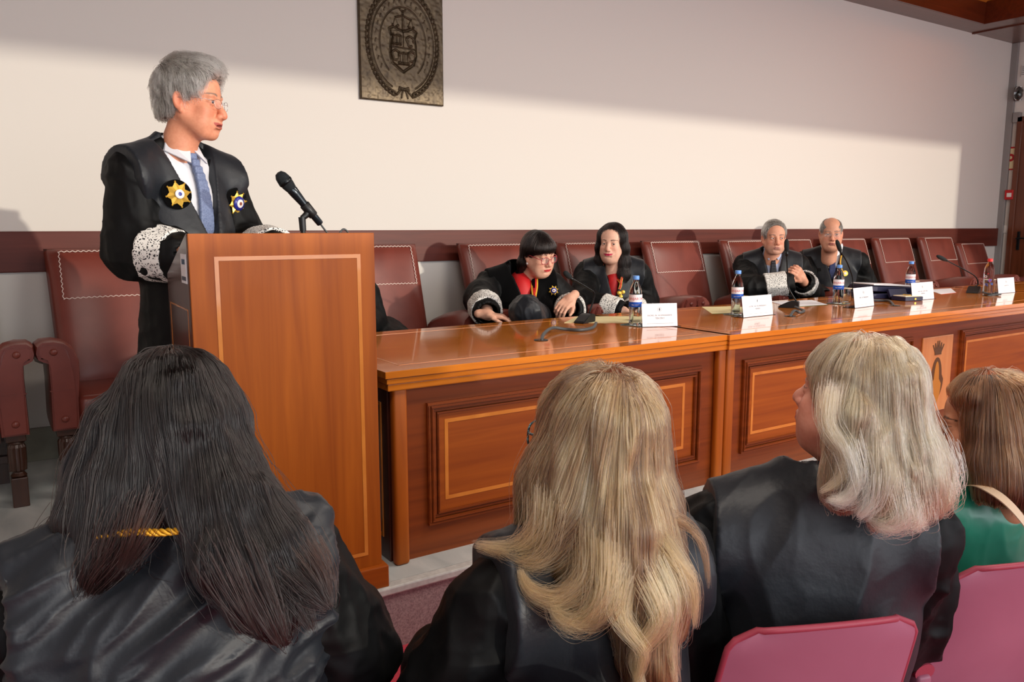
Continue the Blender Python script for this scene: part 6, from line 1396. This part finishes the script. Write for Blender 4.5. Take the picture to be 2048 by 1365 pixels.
def dark_haired():
    pr = empty('person', (0,0,0), 0, 'person seen from behind with long straight black hair over a black satin robe', 'person'); c = 1.326; skin = (200,150,128)
    hp = Vector((.262, 1.41, .868)); R = frame_from((.10, 1), tilt=.02)
    C = Vector((.245, 1.40, .625)); b = Body(C, (.10, 1)); sw, td = .205, .13
    elR = b.p(.285, .03, -.24); cuR = b.p(.20, .28, -.28); elL = b.p(-.285, .03, -.24); cuL = b.p(-.20, .28, -.33)
    hR = hand_sdf(cuR+Vector((0,.03,0)), (-.5,.8,-.2), (0,0,-1), -1, arm=cuR, h=.004); hL = hand_sdf(cuL+Vector((0,.03,0)), (.5,.8,-.2), (0,0,-1), 1, arm=cuL, h=.004)
    M = make_head(pr, hp, R, 1.0, dict(h=.004, fem=True), skin, (170,90,90), extra=[hR, hL], b=b, arms=[(elR, cuR), (elL, cuL)], sw=sw, td=td)
    robe(pr, b, elR, cuR, elL, cuL, b.p(0, .0, -.44), knees=[b.p(.12, .44, -.46), b.p(-.12, .44, -.46)], sw=sw, td=td, rs=(.085,.105,.09), foot_z=FLZ, vk=0, seed=31, fold_amp=.016, h=.0075, lap=.10)
    fo, FP, FQ = facing(pr, b, lambda x,y,z: np.maximum(np.maximum(np.abs(x)-.248, y-.085), -.62-z), sw=sw+.02, td=td+.01, g=.030, h=.006, bottom=-.62, seed=33, amp=.030, axis=(.8,.1,.35), freq=15, shoulder=-.020, name='satin_yoke')
    ch = [[(340,830,100,.01)], [(262,860,74,.0),(226,950,68,-.01),(186,1030,50,-.03),(146,1085,28,-.03),(100,1118,10,-.02)], [(300,890,90,-.02),(278,980,80,-.04),(245,1050,58,-.06),(212,1115,34,-.08),(188,1165,14,-.09)],
          [(412,860,80,.0),(446,960,72,-.02),(484,1050,66,-.05),(528,1130,52,-.08),(575,1200,26,-.09)], [(370,880,92,-.03),(425,1000,66,-.06),(462,1110,58,-.09),(510,1190,42,-.10),(556,1262,14,-.11)], [(500,1000,44,-.04),(565,1080,36,-.06),(630,1170,14,-.08)]]
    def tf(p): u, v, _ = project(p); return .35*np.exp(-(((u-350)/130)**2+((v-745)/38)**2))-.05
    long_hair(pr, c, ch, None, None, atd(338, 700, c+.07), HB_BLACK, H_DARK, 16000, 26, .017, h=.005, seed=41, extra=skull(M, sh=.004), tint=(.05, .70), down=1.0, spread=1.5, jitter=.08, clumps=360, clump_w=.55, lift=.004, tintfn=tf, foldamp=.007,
              dirs=lambda X: np.stack([np.where(X[:,0] > .27, .22, -.16), np.zeros(len(X)), np.zeros(len(X))], 1)*(X[:,2:3] < .78))
    locks(pr, c, [([(120,1050,-.03),(85,1085,-.03),(50,1130,-.03)], 26, 150), ([(150,1080,-.03),(110,1120,-.04),(70,1165,-.04)], 18, 60), ([(600,1090,-.06),(640,1150,-.08),(660,1215,-.09)], 36, 200), ([(500,1120,-.10),(545,1220,-.12),(565,1288,-.12)], 46, 300), ([(230,1090,-.08),(195,1140,-.09),(170,1195,-.09)], 44, 200), ([(560,1150,-.09),(600,1205,-.1),(625,1262,-.1)], 36, 200), ([(450,1100,-.11),(490,1190,-.12),(520,1262,-.12)], 50, 300), ([(590,1150,-.09),(630,1190,-.1),(655,1215,-.1)], 40, 200), ([(255,1030,-.08),(225,1100,-.09),(205,1165,-.09)], 50, 260), ([(300,1000,-.09),(275,1070,-.1),(240,1140,-.1)], 40, 200), ([(210,960,-.03),(150,1050,-.03),(95,1110,-.03)], 40, 260)], H_DARK, seed=42, tint=(.3,.9), dz=-.02)
    # gold braid round the neck
    q = [atd(x, y, c-.115) for x, y in ((196,1076),(230,1070),(275,1064),(318,1066),(360,1062))]; bm = BM(); sp = spline(q, 8)
    for ph in (0, 2.1, 4.2): tube(bm, [p+Vector((0,0,.004*math.sin(i*.9+ph)))+FW*(.004*math.cos(i*.9+ph)) for i, p in enumerate(sp)], .0028, 6)
    obj('gold_cord', bm, mat('gold_cord', (214,160,40), rough=.45, metal=.3), pr, smooth=True)
dark_haired()

def ash_blond():
    pr = empty('person', (0,0,0), 0, 'person seen from behind with long ash-blond hair and dark-rimmed glasses, black robe', 'person'); c = 1.475; skin = (206,152,128)
    f = (-.10, 1); hp = atd(1188, 880, c+.01); R = frame_from((-.36, 1), tilt=-.06); M = None
    C = Vector((.925, 1.125, .575)); b = Body(C, (.15, 1)); sw, td = .195, .125
    elR = b.p(.265, .04, -.27); cuR = b.p(.17, .27, -.32); elL = b.p(-.29, .03, -.27); cuL = b.p(-.17, .27, -.32)
    hR = hand_sdf(cuR+Vector((0,.03,0)), (-.5,.8,-.2), (0,0,-1), -1, arm=cuR, h=.004); hL = hand_sdf(cuL+Vector((0,.03,0)), (.5,.8,-.2), (0,0,-1), 1, arm=cuL, h=.004)
    M = make_head(pr, hp, R, 1.0, dict(h=.004, fem=True), skin, (170,90,90), extra=[hR, hL], b=b, arms=[(elR, cuR), (elL, cuL)], sw=sw, td=td)
    g = glasses(pr, M, mat('speckled_frame', (24,34,40), rough=.3, noise=((300,300,300),(110,150,160),.45,.6,2)), r=.027, h=.022, th=.0022, square=3.2, fy=.118, dz=-.004)
    robe(pr, b, elR, cuR, elL, cuL, b.p(0, .0, -.40), knees=[b.p(.12, .42, -.42), b.p(-.12, .42, -.42)], sw=sw, td=td, rs=(.078,.095,.085), foot_z=FLZ, vk=0, seed=51, fold_amp=.016, h=.007, lap=.10)
    fo, FP, FQ = facing(pr, b, lambda x,y,z: np.maximum(np.maximum(np.abs(x)-.205, y-.075), -.36-z), sw=sw, td=td, g=.022, h=.005, bottom=-.5, seed=53, amp=.008, shoulder=.006, name='satin_yoke')
    ch = [[(1195,880,106,.01)], [(1140,880,40,.02),(1106,970,56,.01),(1096,1040,44,.0),(1070,1078,24,-.01)], [(1165,930,92,-.01),(1165,1040,82,-.03),(1150,1110,55,-.05),(1095,1150,26,-.06)],
          [(1225,930,104,-.01),(1235,1050,96,-.04),(1225,1140,80,-.06),(1180,1195,44,-.08)], [(1258,920,66,.01),(1284,1010,58,-.01),(1302,1100,52,-.04),(1325,1180,38,-.06),(1340,1250,20,-.07)], [(1265,1130,54,-.06),(1290,1220,46,-.08),(1300,1300,30,-.09),(1320,1370,20,-.09)], [(1240,1180,50,-.08),(1265,1260,26,-.09),(1275,1340,18,-.09)]]
    def dr(X): u, v, _ = project(X); return (RT_[None]*np.where((u < 1165)&(v > 980), -1.5*np.clip((v-980)/90, 0, 1.2), 0)[:,None])
    RT_ = np.array(RT)
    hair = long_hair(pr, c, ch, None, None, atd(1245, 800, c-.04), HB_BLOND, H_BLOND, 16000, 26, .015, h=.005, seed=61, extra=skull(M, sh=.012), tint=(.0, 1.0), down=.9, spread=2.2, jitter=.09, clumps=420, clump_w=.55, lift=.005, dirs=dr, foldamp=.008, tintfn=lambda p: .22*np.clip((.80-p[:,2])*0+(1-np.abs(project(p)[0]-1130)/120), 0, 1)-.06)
    locks(pr, c, [([(1100,1000,-.02),(1090,1060,-.03),(1040,1100,-.03),(950,1090,-.02)], 40, 500), ([(1130,1030,-.03),(1110,1100,-.04),(1060,1130,-.05),(985,1098,-.03)], 34, 400), ([(1180,1050,-.05),(1175,1150,-.08),(1120,1200,-.09),(1060,1180,-.08),(1040,1140,-.07)], 30, 400), ([(1215,1080,-.08),(1210,1190,-.10),(1165,1245,-.10),(1120,1235,-.10),(1098,1190,-.09)], 32, 450),
                  ([(1300,1050,-.04),(1345,1110,-.06),(1385,1170,-.06),(1390,1260,-.06)], 24, 160), ([(1290,1150,-.08),(1320,1230,-.09),(1270,1310,-.09),(1290,1380,-.09)], 26, 300), ([(1250,1150,-.08),(1240,1230,-.1),(1285,1300,-.1),(1270,1370,-.1)], 24, 260), ([(1320,1120,-.06),(1350,1200,-.07),(1340,1290,-.07),(1355,1370,-.07)], 22, 220),
                  ([(1335,1030,-.02),(1385,1060,-.03),(1410,1110,-.03),(1418,1180,-.03)], 14, 60), ([(1230,1130,-.08),(1200,1210,-.1),(1150,1235,-.1)], 30, 300)], H_BLOND, seed=62, tint=(.1,1.0), parent=hair, dz=-.055)
ash_blond()

def silver_blond():
    pr = empty('person', (0,0,0), 0, 'person in profile with shoulder-length silver-blond hair and a black robe, gazing up', 'person'); c = 1.60; skin = (214,152,132)
    hp = atd(1706, 800, c+.035); fd = turned(hp, -112); R = frame_from(fd, tilt=-.20, roll=.0)
    C = Vector((1.445, 1.01, .590)); b = Body(C, (.62, .78)); sw, td = .205, .135
    elR = b.p(.215, .09, -.27); cuR = b.p(.15, .29, -.32); elL = b.p(-.275, .05, -.27); cuL = b.p(-.17, .27, -.32)
    hR = hand_sdf(cuR+Vector((0,.03,0)), (-.5,.8,-.2), (0,0,-1), -1, arm=cuR, h=.004); hL = hand_sdf(cuL+Vector((0,.03,0)), (.5,.8,-.2), (0,0,-1), 1, arm=cuL, h=.004)
    M = make_head(pr, hp, R, 1.02, dict(h=.0022, fem=True, smile=.3, age=.3, fat=.5, neck_r=.050), skin, (180,84,90), (60,40,30), (0,.1), extra=[hR, hL], b=b, arms=[(elR, cuR), (elL, cuL)], sw=sw, td=td, cols=dict(blush=.4, browc=(110,80,60)))
    robe(pr, b, elR, cuR, elL, cuL, b.p(0, .0, -.42), knees=[b.p(.12, .42, -.44), b.p(-.12, .42, -.44)], sw=sw, td=td, rs=(.092,.108,.09), foot_z=FLZ, vk=0, seed=71, fold_amp=.020, h=.007, lap=.10)
    fo, FP, FQ = facing(pr, b, lambda x,y,z: np.maximum(np.maximum(np.abs(x)-(.218+np.clip(-.1-z,0,.3)*.06), y-.09), -.43-z), sw=sw+.01, td=td+.005, g=.020, h=.005, bottom=-.52, seed=73, amp=.016, axis=(.5,.2,.8), freq=7, shoulder=.004, name='satin_yoke')
    ch = [[(1748,800,88,.02)], [(1712,770,40,-.02),(1706,830,22,-.08),(1700,900,22,-.08),(1684,950,16,-.08),(1662,980,8,-.07)], [(1764,860,90,.0),(1778,930,86,-.01),(1784,962,78,-.03)],
          [(1725,880,60,-.05),(1735,960,56,-.07),(1755,1010,42,-.08)], [(1800,880,46,.02),(1826,950,44,.0),(1842,995,30,-.02)], [(1722,900,34,-.07),(1716,960,28,-.08),(1690,990,12,-.08)]]
    def cutf(s):
        p = M @ Vector((-.01,.108,-.045)); s.ell(p, (.100,.084,.100), R=M.to_3x3().normalized(), k=.01, sub=True)
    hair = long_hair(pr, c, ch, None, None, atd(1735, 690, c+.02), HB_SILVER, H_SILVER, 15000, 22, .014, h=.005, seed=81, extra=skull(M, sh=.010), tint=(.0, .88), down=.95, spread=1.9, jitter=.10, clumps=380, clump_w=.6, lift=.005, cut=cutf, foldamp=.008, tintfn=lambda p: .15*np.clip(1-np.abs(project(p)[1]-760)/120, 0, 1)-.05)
    locks(pr, c, [([(1660,780,-.07),(1655,850,-.08),(1690,910,-.09),(1680,960,-.09),(1640,985,-.08)], 22, 220), ([(1700,900,-.09),(1715,960,-.10),(1690,1000,-.10),(1655,1000,-.10)], 26, 260), ([(1745,960,-.09),(1740,1010,-.10),(1715,1035,-.1)], 30, 260), ([(1790,980,-.08),(1800,1030,-.09),(1770,1052,-.09),(1740,1040,-.09)], 36, 320), ([(1830,980,-.05),(1845,1025,-.06),(1825,1050,-.06)], 36, 320), ([(1870,950,-.02),(1890,1000,-.03),(1870,1030,-.03)], 34, 260), ([(1885,900,.0),(1905,960,-.01),(1895,1005,-.02)], 24, 150), ([(1800,1000,-.08),(1825,1045,-.08),(1850,1048,-.08)], 26, 220)], H_SILVER, seed=82, tint=(.2,1.0), parent=hair, dz=-.035)
    bm = BM(); lathe(bm, [(0,-.012),(.005,-.006),(.003,0),(.005,.006),(0,.012)], atd(1655, 887, c-.04), 12); obj('earring', bm, M_GOLD, pr, smooth=True)
silver_blond()

def green_satin_person():
    pr = empty('person', (0,0,0), 0, 'person with sleek chestnut hair in a green satin blouse, seen from behind', 'person'); c = 1.96; skin = (196,136,104)
    hp = atd(1972, 852, c); fd = turned(hp, -84); R = frame_from(fd, tilt=.06)
    C = Vector((2.08, .98, .545)); b = Body(C, (.38, .92)); sw, td = .185, .125
    elR = b.p(.27, .05, -.26); cuR = b.p(.16, .26, -.30); elL = b.p(-.25, .05, -.26); cuL = b.p(-.16, .26, -.30)
    hR = hand_sdf(cuR+Vector((0,.03,0)), (-.5,.8,-.2), (0,0,-1), -1, arm=cuR, h=.004); hL = hand_sdf(cuL+Vector((0,.03,0)), (.5,.8,-.2), (0,0,-1), 1, arm=cuL, h=.004)
    M = make_head(pr, hp, R, 1.0, dict(h=.0022, fem=True, smile=.1, age=.8, neck_r=.045), skin, (186,60,84), (50,34,26), (0,0), extra=[hR, hL], b=b, arms=[(elR, cuR), (elL, cuL)], sw=sw, td=td, cols=dict(blush=.3, browc=(50,34,30)))
    robe(pr, b, elR, cuR, elL, cuL, b.p(0, .0, -.40), knees=[b.p(.12, .42, -.36), b.p(-.12, .42, -.36)], sw=sw, td=td, rs=(.074,.08,.06), foot_z=FLZ, vk=0, seed=91, fold_amp=.007, h=.006, lap=.09, m=M_GREEN, name='green_blouse')
    ch = [[(1998,838,92,.02),(2010,860,96,.02)], [(1960,775,30,-.03),(1945,790,18,-.05)], [(1990,870,46,-.06),(1985,930,38,-.07),(1975,980,22,-.08)], [(2030,880,80,.0),(2035,940,74,-.03),(2035,985,40,-.05)], [(2000,900,52,-.04),(2010,965,46,-.07)]]
    def cutf(s): p = M @ Vector((0,.116,-.005)); s.ell(p, (.110,.080,.105), R=M.to_3x3().normalized(), k=.01, sub=True)
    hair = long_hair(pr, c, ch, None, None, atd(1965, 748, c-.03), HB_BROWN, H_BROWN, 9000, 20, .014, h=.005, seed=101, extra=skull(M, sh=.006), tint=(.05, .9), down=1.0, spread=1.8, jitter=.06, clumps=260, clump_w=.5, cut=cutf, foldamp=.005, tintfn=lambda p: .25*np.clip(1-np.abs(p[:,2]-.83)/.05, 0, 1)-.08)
    bm = BM(); q = [atd(x, y, c+o) for x, y, o in ((1938,972,-.06),(1960,973,-.10),(1985,985,-.13),(2010,1003,-.15),(2036,1030,-.16),(2060,1065,-.16),(2075,1110,-.16))]; 
    ribbon(pr, q, .022, M_STRAP, 'bag_strap', -FW*.6+Vector((0,0,.8)), th=.003)
    bm = BM(); tube(bm, [atd(x, y, c-.03) for x, y in ((1905,938),(1912,946),(1922,948),(1930,944))], .003, 8); obj('necklace', bm, M_GOLD, pr, smooth=True)
green_satin_person()
